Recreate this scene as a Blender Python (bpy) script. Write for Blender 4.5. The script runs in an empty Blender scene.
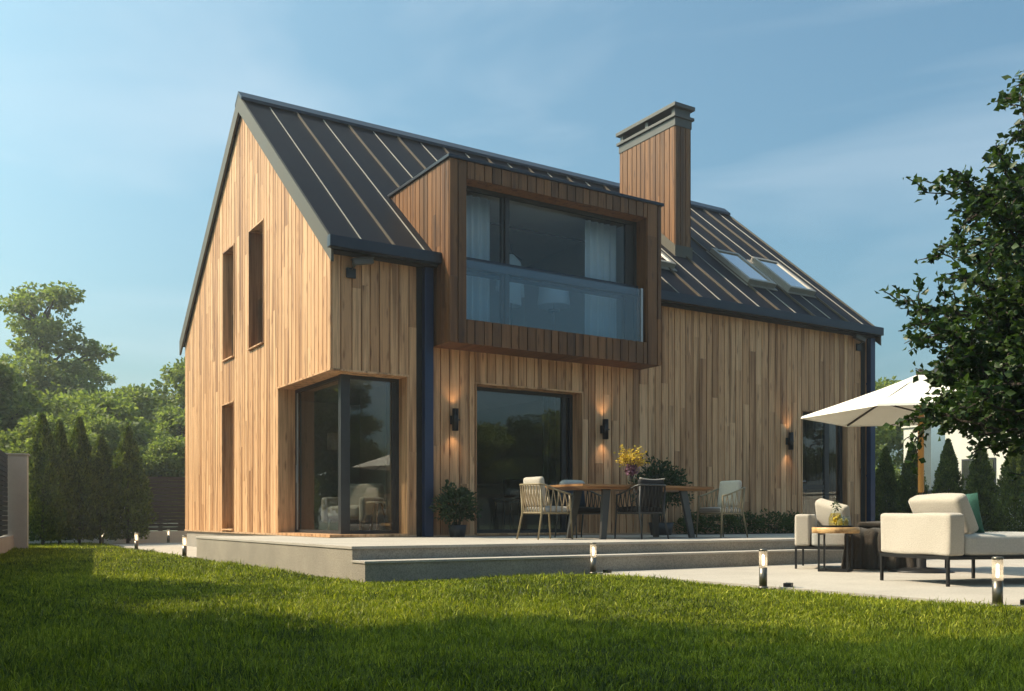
import bpy, bmesh, math, random
import numpy as np
from mathutils import Vector, Matrix, Euler
random.seed(7); RNG = np.random.default_rng(11)
R = math.radians
scene = bpy.context.scene
COL = scene.collection

# ------------------------------------------------------------------ materials
def new_mat(name):
    m = bpy.data.materials.new(name); m.use_nodes = True
    nt = m.node_tree; nt.nodes.clear()
    out = nt.nodes.new('ShaderNodeOutputMaterial')
    return m, nt, out
def N(nt, typ, **kw):
    n = nt.nodes.new(typ)
    for k, v in kw.items():
        if k.startswith('i_'): n.inputs[k[2:].replace('_', ' ')].default_value = v
        else: setattr(n, k, v)
    return n
def L(nt, a, b): nt.links.new(a, b)
def c4(c): return (c[0], c[1], c[2], 1.0)
def ramp(nt, fac, stops):
    r = nt.nodes.new('ShaderNodeValToRGB')
    e = r.color_ramp.elements
    while len(e) < len(stops): e.new(0.5)
    for el, (p, c) in zip(e, stops): el.position = p; el.color = c4(c)
    L(nt, fac, r.inputs[0]); return r
def mixc(nt, fac, a, b, mode='MIX'):
    m = nt.nodes.new('ShaderNodeMix'); m.data_type = 'RGBA'; m.blend_type = mode
    for s, v in ((m.inputs[0], fac), (m.inputs[6], a), (m.inputs[7], b)):
        if isinstance(v, (int, float)): s.default_value = v
        elif isinstance(v, tuple): s.default_value = c4(v)
        else: L(nt, v, s)
    return m.outputs[2]
def coords(nt, scale=(1, 1, 1), rnd_offset=False):
    g = nt.nodes.new('ShaderNodeNewGeometry') if False else nt.nodes.new('ShaderNodeTexCoord')
    mp = nt.nodes.new('ShaderNodeMapping'); mp.inputs['Scale'].default_value = scale
    L(nt, g.outputs['Object'], mp.inputs['Vector'])
    if rnd_offset:
        at = N(nt, 'ShaderNodeAttribute', attribute_name='rnd')
        cm = nt.nodes.new('ShaderNodeVectorMath'); cm.operation = 'SCALE'
        cm.inputs[0].default_value = (37.0, 19.0, 53.0); L(nt, at.outputs['Fac'], cm.inputs['Scale'])
        ad = nt.nodes.new('ShaderNodeVectorMath'); ad.operation = 'ADD'
        L(nt, mp.outputs[0], ad.inputs[0]); L(nt, cm.outputs[0], ad.inputs[1])
        return ad.outputs[0], at.outputs['Fac']
    return mp.outputs[0], None
def bump(nt, h, strength, dist=0.02):
    b = N(nt, 'ShaderNodeBump'); b.inputs['Strength'].default_value = strength; b.inputs['Distance'].default_value = dist
    L(nt, h, b.inputs['Height']); return b.outputs[0]

def wood(name, tones, axis='z', gloss=0.55, knots=True, k=1.0):
    m, nt, out = new_mat(name)
    sc = {'z': (38, 38, 1.6), 'x': (1.6, 38, 38), 'y': (38, 1.6, 38)}[axis]
    v, rnd = coords(nt, tuple(s * k for s in sc), True)
    n1 = N(nt, 'ShaderNodeTexNoise', i_Scale=1.0, i_Detail=5.0, i_Roughness=0.65); L(nt, v, n1.inputs['Vector'])
    n2 = N(nt, 'ShaderNodeTexNoise', i_Scale=0.22, i_Detail=3.0); L(nt, v, n2.inputs['Vector'])
    base = ramp(nt, rnd, [(0.0, tones[0]), (0.28, tones[1]), (0.75, tones[2]), (1.0, tones[3])])
    g = ramp(nt, n1.outputs[0], [(0.3, (0.55, 0.5, 0.45)), (0.52, (1, 1, 1)), (0.75, (1.12, 1.1, 1.05))])
    col = mixc(nt, 0.75, base.outputs[0], g.outputs[0], 'MULTIPLY')
    g2 = ramp(nt, n2.outputs[0], [(0.35, (0.42, 0.34, 0.27)), (0.5, (1.05, 1.05, 1.05))])
    col = mixc(nt, 0.8, col, g2.outputs[0], 'MULTIPLY')
    if knots:
        v2, _ = coords(nt, {'z': (9, 9, 1.9), 'x': (1.9, 9, 9), 'y': (9, 1.9, 9)}[axis], True)
        vo = N(nt, 'ShaderNodeTexVoronoi', i_Scale=1.0); L(nt, v2, vo.inputs['Vector'])
        kr = ramp(nt, vo.outputs['Distance'], [(0.06, (0.30, 0.2, 0.14)), (0.22, (1, 1, 1))])
        col = mixc(nt, 0.7, col, kr.outputs[0], 'MULTIPLY')
    p = N(nt, 'ShaderNodeBsdfPrincipled', i_Roughness=gloss)
    p.inputs['Specular IOR Level'].default_value = 0.35
    L(nt, col, p.inputs['Base Color'])
    L(nt, bump(nt, n1.outputs[0], 0.25, 0.004), p.inputs['Normal'])
    L(nt, p.outputs[0], out.inputs[0]); return m

def solid(name, c1, c2=None, scale=8.0, rough=0.5, metal=0.0, bmp=0.0, bscale=None, spec=0.5, detail=4.0, sheen=0.0, bdist=0.01):
    m, nt, out = new_mat(name)
    p = N(nt, 'ShaderNodeBsdfPrincipled', i_Roughness=rough, i_Metallic=metal)
    p.inputs['Specular IOR Level'].default_value = spec
    if sheen: p.inputs['Sheen Weight'].default_value = sheen
    v, _ = coords(nt)
    n = N(nt, 'ShaderNodeTexNoise', i_Scale=scale, i_Detail=detail, i_Roughness=0.6); L(nt, v, n.inputs['Vector'])
    c2 = c2 or tuple(x * 0.8 for x in c1)
    r = ramp(nt, n.outputs[0], [(0.34, c2), (0.66, c1)]); L(nt, r.outputs[0], p.inputs['Base Color'])
    rr = N(nt, 'ShaderNodeMapRange'); L(nt, n.outputs[0], rr.inputs[0])
    rr.inputs[3].default_value = max(0.02, rough - 0.08); rr.inputs[4].default_value = min(1, rough + 0.08)
    L(nt, rr.outputs[0], p.inputs['Roughness'])
    if bmp:
        n2 = N(nt, 'ShaderNodeTexNoise', i_Scale=bscale or scale * 4, i_Detail=3.0); L(nt, v, n2.inputs['Vector'])
        L(nt, bump(nt, n2.outputs[0], bmp, bdist), p.inputs['Normal'])
    L(nt, p.outputs[0], out.inputs[0]); return m

def concrete(name, c1, c2, speck=0.5, rough=0.8):
    m, nt, out = new_mat(name)
    p = N(nt, 'ShaderNodeBsdfPrincipled', i_Roughness=rough); p.inputs['Specular IOR Level'].default_value = 0.3
    v, _ = coords(nt)
    a = N(nt, 'ShaderNodeTexNoise', i_Scale=1.3, i_Detail=6.0, i_Roughness=0.65); L(nt, v, a.inputs['Vector'])
    b = N(nt, 'ShaderNodeTexNoise', i_Scale=70.0, i_Detail=2.0); L(nt, v, b.inputs['Vector'])
    r = ramp(nt, a.outputs[0], [(0.35, c2), (0.62, c1)])
    s = ramp(nt, b.outputs[0], [(0.38, (0.62, 0.6, 0.58)), (0.5, (1, 1, 1)), (0.66, (1.25, 1.22, 1.18))])
    L(nt, mixc(nt, speck, r.outputs[0], s.outputs[0], 'MULTIPLY'), p.inputs['Base Color'])
    L(nt, bump(nt, b.outputs[0], 0.25, 0.004), p.inputs['Normal'])
    L(nt, p.outputs[0], out.inputs[0]); return m

def leafmat(name, tones, trans=0.35, rough=0.5, nscale=0.8):
    m, nt, out = new_mat(name)
    at = N(nt, 'ShaderNodeAttribute', attribute_name='rnd')
    v, _ = coords(nt)
    n = N(nt, 'ShaderNodeTexNoise', i_Scale=nscale, i_Detail=3.0); L(nt, v, n.inputs['Vector'])
    ma = N(nt, 'ShaderNodeMath', operation='ADD'); L(nt, at.outputs['Fac'], ma.inputs[0]); L(nt, n.outputs[0], ma.inputs[1])
    mb = N(nt, 'ShaderNodeMath', operation='MULTIPLY'); L(nt, ma.outputs[0], mb.inputs[0]); mb.inputs[1].default_value = 0.5
    r = ramp(nt, mb.outputs[0], [(0.2, tones[0]), (0.5, tones[1]), (0.8, tones[2])])
    p = N(nt, 'ShaderNodeBsdfPrincipled', i_Roughness=rough); p.inputs['Specular IOR Level'].default_value = 0.35
    L(nt, r.outputs[0], p.inputs['Base Color'])
    t = N(nt, 'ShaderNodeBsdfTranslucent')
    tc = mixc(nt, 0.6, r.outputs[0], (1.5, 1.6, 0.5), 'MULTIPLY'); L(nt, tc, t.inputs[0])
    mx = N(nt, 'ShaderNodeMixShader'); mx.inputs[0].default_value = trans
    L(nt, p.outputs[0], mx.inputs[1]); L(nt, t.outputs[0], mx.inputs[2]); L(nt, mx.outputs[0], out.inputs[0]); return m

def glass(name, tint=(0.75, 0.8, 0.8), ior=1.7, rough=0.0, refl=(1, 1, 1), base=0.0):
    m, nt, out = new_mat(name)
    f = N(nt, 'ShaderNodeFresnel', i_IOR=ior); geo = nt.nodes.new('ShaderNodeNewGeometry')
    t = N(nt, 'ShaderNodeBsdfTransparent'); t.inputs[0].default_value = c4(tint)
    g = N(nt, 'ShaderNodeBsdfGlossy', i_Roughness=rough); g.inputs[0].default_value = c4(refl)
    mx = N(nt, 'ShaderNodeMixShader')
    ad = N(nt, 'ShaderNodeMath', operation='ADD'); L(nt, f.outputs[0], ad.inputs[0]); ad.inputs[1].default_value = base
    inv = N(nt, 'ShaderNodeMath', operation='SUBTRACT'); inv.inputs[0].default_value = 1.0; L(nt, geo.outputs['Backfacing'], inv.inputs[1])
    mu = N(nt, 'ShaderNodeMath', operation='MULTIPLY'); L(nt, ad.outputs[0], mu.inputs[0]); L(nt, inv.outputs[0], mu.inputs[1]); L(nt, mu.outputs[0], mx.inputs[0])
    L(nt, t.outputs[0], mx.inputs[1]); L(nt, g.outputs[0], mx.inputs[2]); L(nt, mx.outputs[0], out.inputs[0]); return m

def emit(name, col, s):
    m, nt, out = new_mat(name)
    e = N(nt, 'ShaderNodeEmission', i_Strength=s); e.inputs[0].default_value = c4(col)
    L(nt, e.outputs[0], out.inputs[0]); return m

M = {}
M['wood'] = wood('larch_boards', [(.40, .21, .10), (.59, .335, .172), (.67, .41, .225), (.50, .27, .13)])
M['wood_x'] = wood('larch_trim_x', [(.50, .33, .20), (.56, .38, .24), (.6, .42, .27), (.52, .35, .21)], 'x', knots=False)
M['wood_y'] = wood('larch_trim_y', [(.50, .33, .20), (.56, .38, .24), (.6, .42, .27), (.52, .35, .21)], 'y', knots=False)
M['wood_dark'] = wood('cedar_boards', [(.10, .045, .017), (.17, .076, .027), (.225, .10, .036), (.13, .058, .021)])
M['wood_dark_x'] = wood('cedar_soffit', [(.10, .042, .017), (.13, .054, .022), (.15, .065, .028), (.11, .046, .02)], 'y')
M['table_wood'] = wood('teak_top', [(.27, .14, .06), (.30, .16, .07), (.34, .185, .085), (.28, .15, .065)], 'x', 0.4, False)
M['side_wood'] = wood('oak_rim', [(.55, .33, .14), (.56, .34, .15), (.58, .36, .16), (.55, .33, .14)], 'x', 0.4, False)
M['pole_wood'] = wood('umbrella_pole_wood', [(.55, .27, .07), (.56, .28, .08), (.58, .3, .09), (.55, .27, .07)], 'z', 0.4, False)
M['roof'] = solid('zinc_roof', (.010, .011, .017), (.007, .008, .013), 1.2, 0.55, 0.0, spec=0.08)
M['seam'] = solid('sun_brown_seam', (.075, .055, .034), (.06, .045, .028), 3, 0.5, 0.0)  # brown puts the warm sun on the seam sides into the colour
M['seam_glint'] = solid('seam_glint_pale', (.34, .33, .29), (.3, .29, .26), 3, 0.4, 0.2)  # pale colour paints the bright glints between the brown seams
M['rake'] = solid('rake_metal', (.085, .072, .05), (.075, .064, .045), 2, 0.55, 0.0)
M['gutter'] = solid('gutter_metal', (.014, .022, .038), (.011, .018, .032), 2, 0.35, 0.3)
M['pipe'] = solid('downpipe_metal', (.018, .036, .09), (.015, .031, .08), 2, 0.35, 0.35)
M['chim_metal'] = solid('chimney_metal', (.085, .08, .07), (.07, .067, .06), 3, 0.5, 0.0)
M['frame'] = solid('window_frame_metal', (.03, .032, .035), (.026, .028, .03), 3, 0.45, 0.2)
M['alu'] = solid('sash_aluminium', (.35, .35, .36), (.3, .3, .31), 3, 0.4, 0.6)
M['black'] = solid('black_metal', (.012, .012, .013), (.016, .016, .017), 5, 0.45, 0.3)
M['dark_fill'] = solid('near_black_fill', (.01, .009, .008), (.013, .012, .01), 5, 0.9)  # near-black; stands in for shade at the downpipes, also colours the eaves soffit
M['skyframe'] = solid('skylight_frame', (.30, .28, .25), (.26, .245, .22), 5, 0.45, 0.2)
M['glass'] = glass('window_glass', (.72, .74, .73), 1.85)
M['glass_dormer'] = glass('dormer_glass', (.82, .87, .9), 1.45)
M['balu'] = glass('balustrade_glass', (.84, .89, .92), 1.5, 0.0, (.9, .95, 1), 0.05)
M['skyglass'] = glass('skylight_glass', (.25, .27, .3), 1.9, 0.06, (1, 1, 1), 0.5)
M['clear'] = glass('clear_glass', (.93, .95, .93), 1.35, 0.02)
m, nt, out = new_mat('bollard_glass')
a_ = N(nt, 'ShaderNodeBsdfTransparent'); a_.inputs[0].default_value = (.9, .86, .8, 1); b_ = N(nt, 'ShaderNodeBsdfTranslucent'); b_.inputs[0].default_value = (.75, .68, .58, 1)
c_ = N(nt, 'ShaderNodeMixShader'); c_.inputs[0].default_value = .45; L(nt, a_.outputs[0], c_.inputs[1]); L(nt, b_.outputs[0], c_.inputs[2]); L(nt, c_.outputs[0], out.inputs[0]); M['lampglass'] = m
M['concrete'] = concrete('terrace_concrete', (.34, .31, .27), (.28, .26, .23))
M['riser'] = concrete('riser_concrete', (.34, .30, .245), (.27, .24, .20), 0.6)
M['paving'] = concrete('patio_concrete', (.44, .40, .35), (.38, .345, .30), 0.3)
M['plaster'] = concrete('wall_plaster', (.52, .49, .44), (.45, .42, .38), 0.15)
M['white_plaster'] = concrete('white_plaster', (.68, .65, .58), (.6, .57, .51), 0.12)
M['slat'] = solid('fence_slats', (.02, .021, .025), (.015, .016, .019), 3, 0.5)
M['soil'] = solid('lawn_soil', (.03, .034, .010), (.015, .02, .007), 30, 0.95, bmp=0.6)
M['earth'] = solid('bed_earth', (.03, .022, .015), (.018, .013, .009), 40, 0.95, bmp=0.8)
M['meadow'] = solid('meadow', (.05, .07, .02), (.035, .05, .015), 3, 0.95, bmp=0.5)
M['boucle'] = solid('boucle_fabric', (.52, .465, .395), (.44, .39, .33), 90, 0.9, bmp=0.9, bscale=160, sheen=0.25, spec=0.2, bdist=0.008)
M['greyfab'] = solid('grey_weave', (.46, .44, .41), (.38, .37, .35), 60, 0.9, bmp=0.6, bscale=180, sheen=0.2, spec=0.2)
M['greenfab'] = solid('green_velvet', (.018, .10, .075), (.012, .075, .055), 40, 0.7, bmp=0.3, sheen=0.5, spec=0.2)
M['throw'] = solid('knitted_throw', (.055, .042, .03), (.03, .023, .017), 60, 0.95, bmp=1.0, bscale=90, sheen=0.2, spec=0.1, bdist=0.02)
M['cream'] = solid('canopy_cloth', (.80, .76, .68), (.76, .72, .64), 6, 0.9, bmp=0.1, spec=0.1)
M['rope'] = solid('tan_rope', (.40, .31, .19), (.28, .21, .13), 60, 0.85, bmp=0.5)
M['rope_dark'] = solid('dark_rope', (.03, .028, .026), (.02, .019, .018), 60, 0.85, bmp=0.5)
M['chairleg'] = solid('tan_lacquer', (.26, .21, .12), (.21, .17, .1), 8, 0.45)
M['chairleg_dark'] = solid('dark_lacquer', (.05, .05, .048), (.04, .04, .039), 8, 0.45)
M['blackfab'] = solid('black_fabric', (.018, .018, .02), (.012, .012, .014), 60, 0.9, bmp=0.5)
M['bluefab'] = solid('navy_fabric', (.02, .035, .06), (.014, .026, .046), 60, 0.9, bmp=0.5)
M['pot'] = solid('black_pot', (.015, .015, .016), (.02, .02, .021), 6, 0.5)
M['bark'] = solid('bark', (.075, .055, .04), (.035, .026, .02), 14, 0.9, bmp=1.0, bdist=0.03)
M['steel'] = solid('brushed_steel', (.22, .2, .17), (.18, .165, .14), 20, 0.35, 0.8)
M['curtain'] = solid('curtain_voile', (.86, .87, .88), (.8, .81, .83), 30, 0.9, bmp=0.1)
M['shirt'] = solid('white_cotton', (.8, .8, .78), (.74, .74, .72), 30, 0.9, bmp=0.2)
M['inwall'] = solid('interior_plaster', (.55, .51, .45), (.5, .465, .41), 1.5, 0.9)
M['infloor'] = wood('interior_oak', [(.2, .12, .06), (.24, .15, .08), (.26, .16, .09), (.22, .13, .07)], 'x', 0.4, False)
M['beige'] = solid('beige_lacquer', (.42, .35, .27), (.38, .32, .24), 3, 0.5)
M['lemon'] = solid('lemon', (.75, .58, .06), (.62, .5, .12), 50, 0.5)
M['drink'] = glass('lemonade', (.92, .86, .55), 1.33, 0.05)
M['petal'] = leafmat('yellow_petals', [(.45, .28, .03), (.6, .42, .05), (.62, .5, .12)], 0.3, 0.6, 6)
M['violet'] = leafmat('violet_petals', [(.08, .03, .07), (.16, .07, .12), (.3, .2, .25)], 0.2, 0.6, 6)
M['lawn'] = leafmat('grass_blades', [(.03, .05, .003), (.21, .26, .009), (.54, .52, .055)], 0.35, 0.6, 0.5)
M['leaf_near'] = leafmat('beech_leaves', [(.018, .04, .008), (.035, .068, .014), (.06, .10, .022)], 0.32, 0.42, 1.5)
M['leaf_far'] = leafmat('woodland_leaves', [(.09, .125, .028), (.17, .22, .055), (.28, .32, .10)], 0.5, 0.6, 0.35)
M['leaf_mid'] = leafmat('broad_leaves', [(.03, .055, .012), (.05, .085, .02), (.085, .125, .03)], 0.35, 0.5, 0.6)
M['leaf_dark'] = leafmat('thuja_scales', [(.04, .065, .012), (.10, .14, .025), (.22, .26, .055)], 0.3, 0.6, 2.0)
M['leaf_pot'] = leafmat('pot_leaves', [(.016, .036, .012), (.028, .058, .02), (.05, .085, .03)], 0.25, 0.45, 5)
M['glow'] = emit('bollard_tube', (1, .83, .58), 5)
M['wallglow'] = emit('wall_lamp_lens', (1, .72, .42), 10)

# ------------------------------------------------------------------ mesh tools
def world_of(o):
    t = Vector((0, 0, 0))
    while o: t += o.location; o = o.parent
    return t
def link(o, parent):
    COL.objects.link(o)
    if parent is not None: o.parent = parent
    return o
class MB:
    def __init__(s): s.v = []; s.f = []; s.r = []; s.sm = []
    def add(s, vs, fs, rnd=None, smooth=False):
        b = len(s.v); s.v += [tuple(p) for p in vs]
        rnd = random.random() if rnd is None else rnd
        for f in fs: s.f.append(tuple(i + b for i in f)); s.r.append(rnd); s.sm.append(smooth)
    def box(s, a, b, rnd=None, mtx=None):
        x0, y0, z0 = a; x1, y1, z1 = b
        v = [(x0, y0, z0), (x1, y0, z0), (x1, y1, z0), (x0, y1, z0), (x0, y0, z1), (x1, y0, z1), (x1, y1, z1), (x0, y1, z1)]
        if mtx is not None: v = [mtx @ Vector(p) for p in v]
        s.add(v, [(3, 2, 1, 0), (4, 5, 6, 7), (0, 1, 5, 4), (1, 2, 6, 5), (2, 3, 7, 6), (3, 0, 4, 7)], rnd)
    def bbox(s, a, b, bev=0.01, mtx=None, rnd=None):       # box with bevelled edges
        bm = bmesh.new(); bmesh.ops.create_cube(bm, size=1)
        for v in bm.verts:
            v.co = Vector([(a[i] + b[i]) / 2 + v.co[i] * (b[i] - a[i]) for i in range(3)])
        bmesh.ops.bevel(bm, geom=list(bm.edges), offset=bev, segments=2, affect='EDGES', profile=0.7)
        if mtx is not None: bm.transform(mtx)
        bm.verts.index_update()
        s.add([v.co[:] for v in bm.verts], [[v.index for v in f.verts] for f in bm.faces], rnd); bm.free()
    def quad(s, a, b, c, d, rnd=None): s.add([a, b, c, d], [(0, 1, 2, 3)], rnd)
    def tube(s, pts, rad, n=8, cap=True, rnd=None):
        pts = [Vector(p) for p in pts]
        if isinstance(rad, (int, float)): rad = [rad] * len(pts)
        vs = []; fs = []; ref = None
        for i, p in enumerate(pts):
            t = (pts[min(i + 1, len(pts) - 1)] - pts[max(i - 1, 0)]).normalized()
            if ref is None: ref = Vector((0, 0, 1)) if abs(t.z) < 0.9 else Vector((1, 0, 0))
            a = t.cross(ref).normalized(); b = t.cross(a).normalized(); ref = -b if False else ref
            for k in range(n):
                w = 2 * math.pi * k / n
                vs.append(p + (a * math.cos(w) + b * math.sin(w)) * rad[i])
        for i in range(len(pts) - 1):
            for k in range(n):
                k2 = (k + 1) % n
                fs.append((i * n + k, i * n + k2, (i + 1) * n + k2, (i + 1) * n + k))
        if cap: fs.append(tuple(range(n - 1, -1, -1))); fs.append(tuple((len(pts) - 1) * n + k for k in range(n)))
        s.add(vs, fs, rnd, n > 5)
    def lathe(s, prof, n=24, c=(0, 0, 0), rnd=None, smooth=True, closed=True):
        vs = []; fs = []
        for r, z in prof:
            for k in range(n):
                w = 2 * math.pi * k / n; vs.append((c[0] + r * math.cos(w), c[1] + r * math.sin(w), c[2] + z))
        for i in range(len(prof) - 1):
            for k in range(n):
                k2 = (k + 1) % n; fs.append((i * n + k, i * n + k2, (i + 1) * n + k2, (i + 1) * n + k))
        if closed:
            fs.append(tuple(range(n - 1, -1, -1))); fs.append(tuple((len(prof) - 1) * n + k for k in range(n)))
        s.add(vs, fs, rnd, False)
        if smooth:
            for i in range(len(s.sm) - len(fs), len(s.sm) - (2 if closed else 0)): s.sm[i] = True
    def cushion(s, size, r, puff=0.0, n=14, mtx=None, wob=0.0):
        h = [d / 2 for d in size]; vs = []; fs = []; idx = {}
        seed = random.random() * 100
        def vert(p):
            key = tuple(round(c, 5) for c in p)
            if key in idx: return idx[key]
            q = [p[i] * h[i] for i in range(3)]
            inn = [max(-(h[i] - r), min(h[i] - r, q[i])) for i in range(3)]
            d = Vector([q[i] - inn[i] for i in range(3)])
            pos = Vector(inn) + (d.normalized() * r if d.length > 1e-7 else d)
            e = math.cos(p[0] * math.pi / 2) * math.cos(p[1] * math.pi / 2)
            if abs(p[2]) > .999: pos.z += math.copysign(puff * e, p[2])
            if wob:
                pos += Vector((math.sin(seed + 9 * pos.y + 7 * pos.z), math.sin(seed + 8 * pos.x + 6 * pos.z), math.sin(seed * 2 + 7 * pos.x + 9 * pos.y))) * wob
            if mtx is not None: pos = mtx @ pos
            idx[key] = len(vs); vs.append(pos); return idx[key]
        ts = []
        m = n // 2
        for i in range(n + 1):
            t = -1 + 2 * i / n
            ts.append(math.copysign(abs(t) ** 0.6, t))
        for ax in range(3):
            for sg in (-1, 1):
                for i in range(n):
                    for j in range(n):
                        c = []
                        for (a, b) in ((i, j), (i + 1, j), (i + 1, j + 1), (i, j + 1)):
                            p = [0, 0, 0]; p[ax] = sg; p[(ax + 1) % 3] = ts[a]; p[(ax + 2) % 3] = ts[b]; c.append(vert(p))
                        fs.append(tuple(c if sg > 0 else c[::-1]))
        s.add(vs, fs, None, True)
    def build(s, name, mat, parent=None, world=False):
        me = bpy.data.meshes.new(name)
        off = world_of(parent) if world and parent is not None else Vector((0, 0, 0))
        me.from_pydata([(v[0] - off.x, v[1] - off.y, v[2] - off.z) for v in s.v], [], s.f)
        me.polygons.foreach_set('use_smooth', s.sm)
        a = me.attributes.new('rnd', 'FLOAT', 'FACE'); a.data.foreach_set('value', s.r)
        me.materials.append(M[mat]); me.update()
        return link(bpy.data.objects.new(name, me), parent)

def np_mesh(name, verts, faces, mat, rnd, parent=None, smooth=False):
    """verts (n,3), faces (m,k), rnd (m,)"""
    me = bpy.data.meshes.new(name); nf, k = faces.shape
    me.vertices.add(len(verts)); me.vertices.foreach_set('co', verts.astype(np.float32).ravel())
    me.loops.add(nf * k); me.loops.foreach_set('vertex_index', faces.astype(np.int32).ravel())
    me.polygons.add(nf); me.polygons.foreach_set('loop_start', np.arange(0, nf * k, k, dtype=np.int32))
    if smooth: me.polygons.foreach_set('use_smooth', np.ones(nf, dtype=bool))
    a = me.attributes.new('rnd', 'FLOAT', 'FACE'); a.data.foreach_set('value', rnd.astype(np.float32))
    me.update(calc_edges=True); me.materials.append(M[mat])
    return link(bpy.data.objects.new(name, me), parent)

def empty(name, loc=(0, 0, 0), rz=0.0, label=None, cat=None, group=None):
    o = bpy.data.objects.new(name, None); COL.objects.link(o)
    o.location = loc; o.rotation_euler = (0, 0, rz); o.empty_display_size = 0.2
    return tag(o, label, cat, group)
def tag(o, label=None, cat=None, group=None, kind=None):
    if label: o['label'] = label
    if cat: o['category'] = cat
    if group: o['group'] = group
    if kind: o['kind'] = kind
    return o
def kids(o): return [c for c in bpy.data.objects if c.parent == o]
def dup(o, loc=None, rz=None, label=None, scale=None, parent=None):
    c = o.copy(); COL.objects.link(c)
    if parent is not None: c.parent = parent
    if loc is not None: c.location = loc
    if rz is not None: c.rotation_euler = (0, 0, rz)
    if scale is not None: c.scale = (scale,) * 3 if isinstance(scale, (int, float)) else scale
    if label: c['label'] = label
    for ch in kids(o): dup(ch, parent=c)
    return c

def leaf_mesh(centers, size, dirs=None, droop=0.0, aspect=0.55, fold=0.25, jitter=0.35):
    """folded rhombic leaves: returns verts, quad faces (two per leaf share the midrib)"""
    n = len(centers)
    if dirs is None:
        d = RNG.normal(size=(n, 3)); d[:, 2] *= 0.6
    else: d = dirs + RNG.normal(size=(n, 3)) * 0.55
    d[:, 2] -= droop
    d /= np.linalg.norm(d, axis=1, keepdims=True) + 1e-9
    w = RNG.normal(size=(n, 3)); w -= (w * d).sum(1, keepdims=True) * d
    w /= np.linalg.norm(w, axis=1, keepdims=True) + 1e-9
    nn = np.cross(d, w)
    s = (size * (1 + jitter * RNG.uniform(-1, 1, n)))[:, None]
    base = centers; tip = centers + d * s
    mid = centers + d * s * 0.45
    a = mid + w * s * aspect * 0.5 + nn * s * fold * 0.5
    b = mid - w * s * aspect * 0.5 + nn * s * fold * 0.5
    v = np.stack([base, a, tip, b], 1).reshape(-1, 3)
    i = np.arange(n) * 4
    f = np.concatenate([np.stack([i, i + 1, i + 2], 1), np.stack([i, i + 2, i + 3], 1)])
    r = RNG.uniform(0, 1, n)
    return v, f, np.concatenate([r, r])

# ------------------------------------------------------------------ camera, light, sky
cam = bpy.data.objects.new('camera', bpy.data.cameras.new('camera')); COL.objects.link(cam)
cam.location = (0, 0, 0.289); cam.rotation_euler = (R(90), 0, -math.atan2(.5335, .8458))
cam.data.lens = 36 * 943.5 / 1024; cam.data.sensor_width = 36; cam.data.shift_y = 173 / 1024
cam.data.clip_end = 3000; cam.data.clip_start = 0.05
scene.camera = cam
SUN = Vector((1, -.73, -1.3))
sl = bpy.data.lights.new('sun', 'SUN'); sl.energy = 4.5; sl.angle = R(0.55); sl.color = (1.0, .81, .60)
so = bpy.data.objects.new('sun', sl); COL.objects.link(so); so.rotation_euler = SUN.to_track_quat('-Z', 'Y').to_euler(); so.location = (-20, 20, 30)
w = bpy.data.worlds.new('World'); scene.world = w; w.use_nodes = True
nt = w.node_tree; nt.nodes.clear()
wo = nt.nodes.new('ShaderNodeOutputWorld'); bg = nt.nodes.new('ShaderNodeBackground'); bg.inputs[1].default_value = 0.096
sk = nt.nodes.new('ShaderNodeTexSky'); sk.sky_type = 'NISHITA'; sk.sun_disc = False
sk.sun_elevation = math.atan2(1.3, math.hypot(1, .73)); sk.sun_rotation = math.atan2(-1, .73)
sk.air_density = 1.0; sk.dust_density = 6.0; sk.ozone_density = 0.5; sk.altitude = 100
# faint high cloud streaks
tc = nt.nodes.new('ShaderNodeTexCoord'); mp = nt.nodes.new('ShaderNodeMapping'); mp.inputs['Scale'].default_value = (1.2, 1.2, 5.0); mp.inputs['Rotation'].default_value = (0.25, 0.1, 0)
L(nt, tc.outputs['Generated'], mp.inputs[0])
cn = N(nt, 'ShaderNodeTexNoise', i_Scale=1.6, i_Detail=4.0, i_Roughness=0.5, i_Distortion=0.5); L(nt, mp.outputs[0], cn.inputs['Vector'])
cr = ramp(nt, cn.outputs[0], [(0.45, (0, 0, 0)), (0.8, (.38, .38, .38))])
tint = mixc(nt, 1.0, sk.outputs[0], (.91, 1.36, 1.36), 'MULTIPLY')
mixed = mixc(nt, cr.outputs[0], tint, (7.0, 7.6, 8.0))
L(nt, mixed, bg.inputs[0]); L(nt, bg.outputs[0], wo.inputs[0])
scene.view_settings.view_transform = 'Standard'; scene.view_settings.look = 'None'
scene.view_settings.exposure = 0.6; scene.view_settings.gamma = 1
scene.cycles.max_bounces = 8; scene.cycles.transparent_max_bounces = 16
scene.cycles.caustics_reflective = False; scene.cycles.caustics_refractive = False
scene.cycles.use_denoising = True

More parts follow.
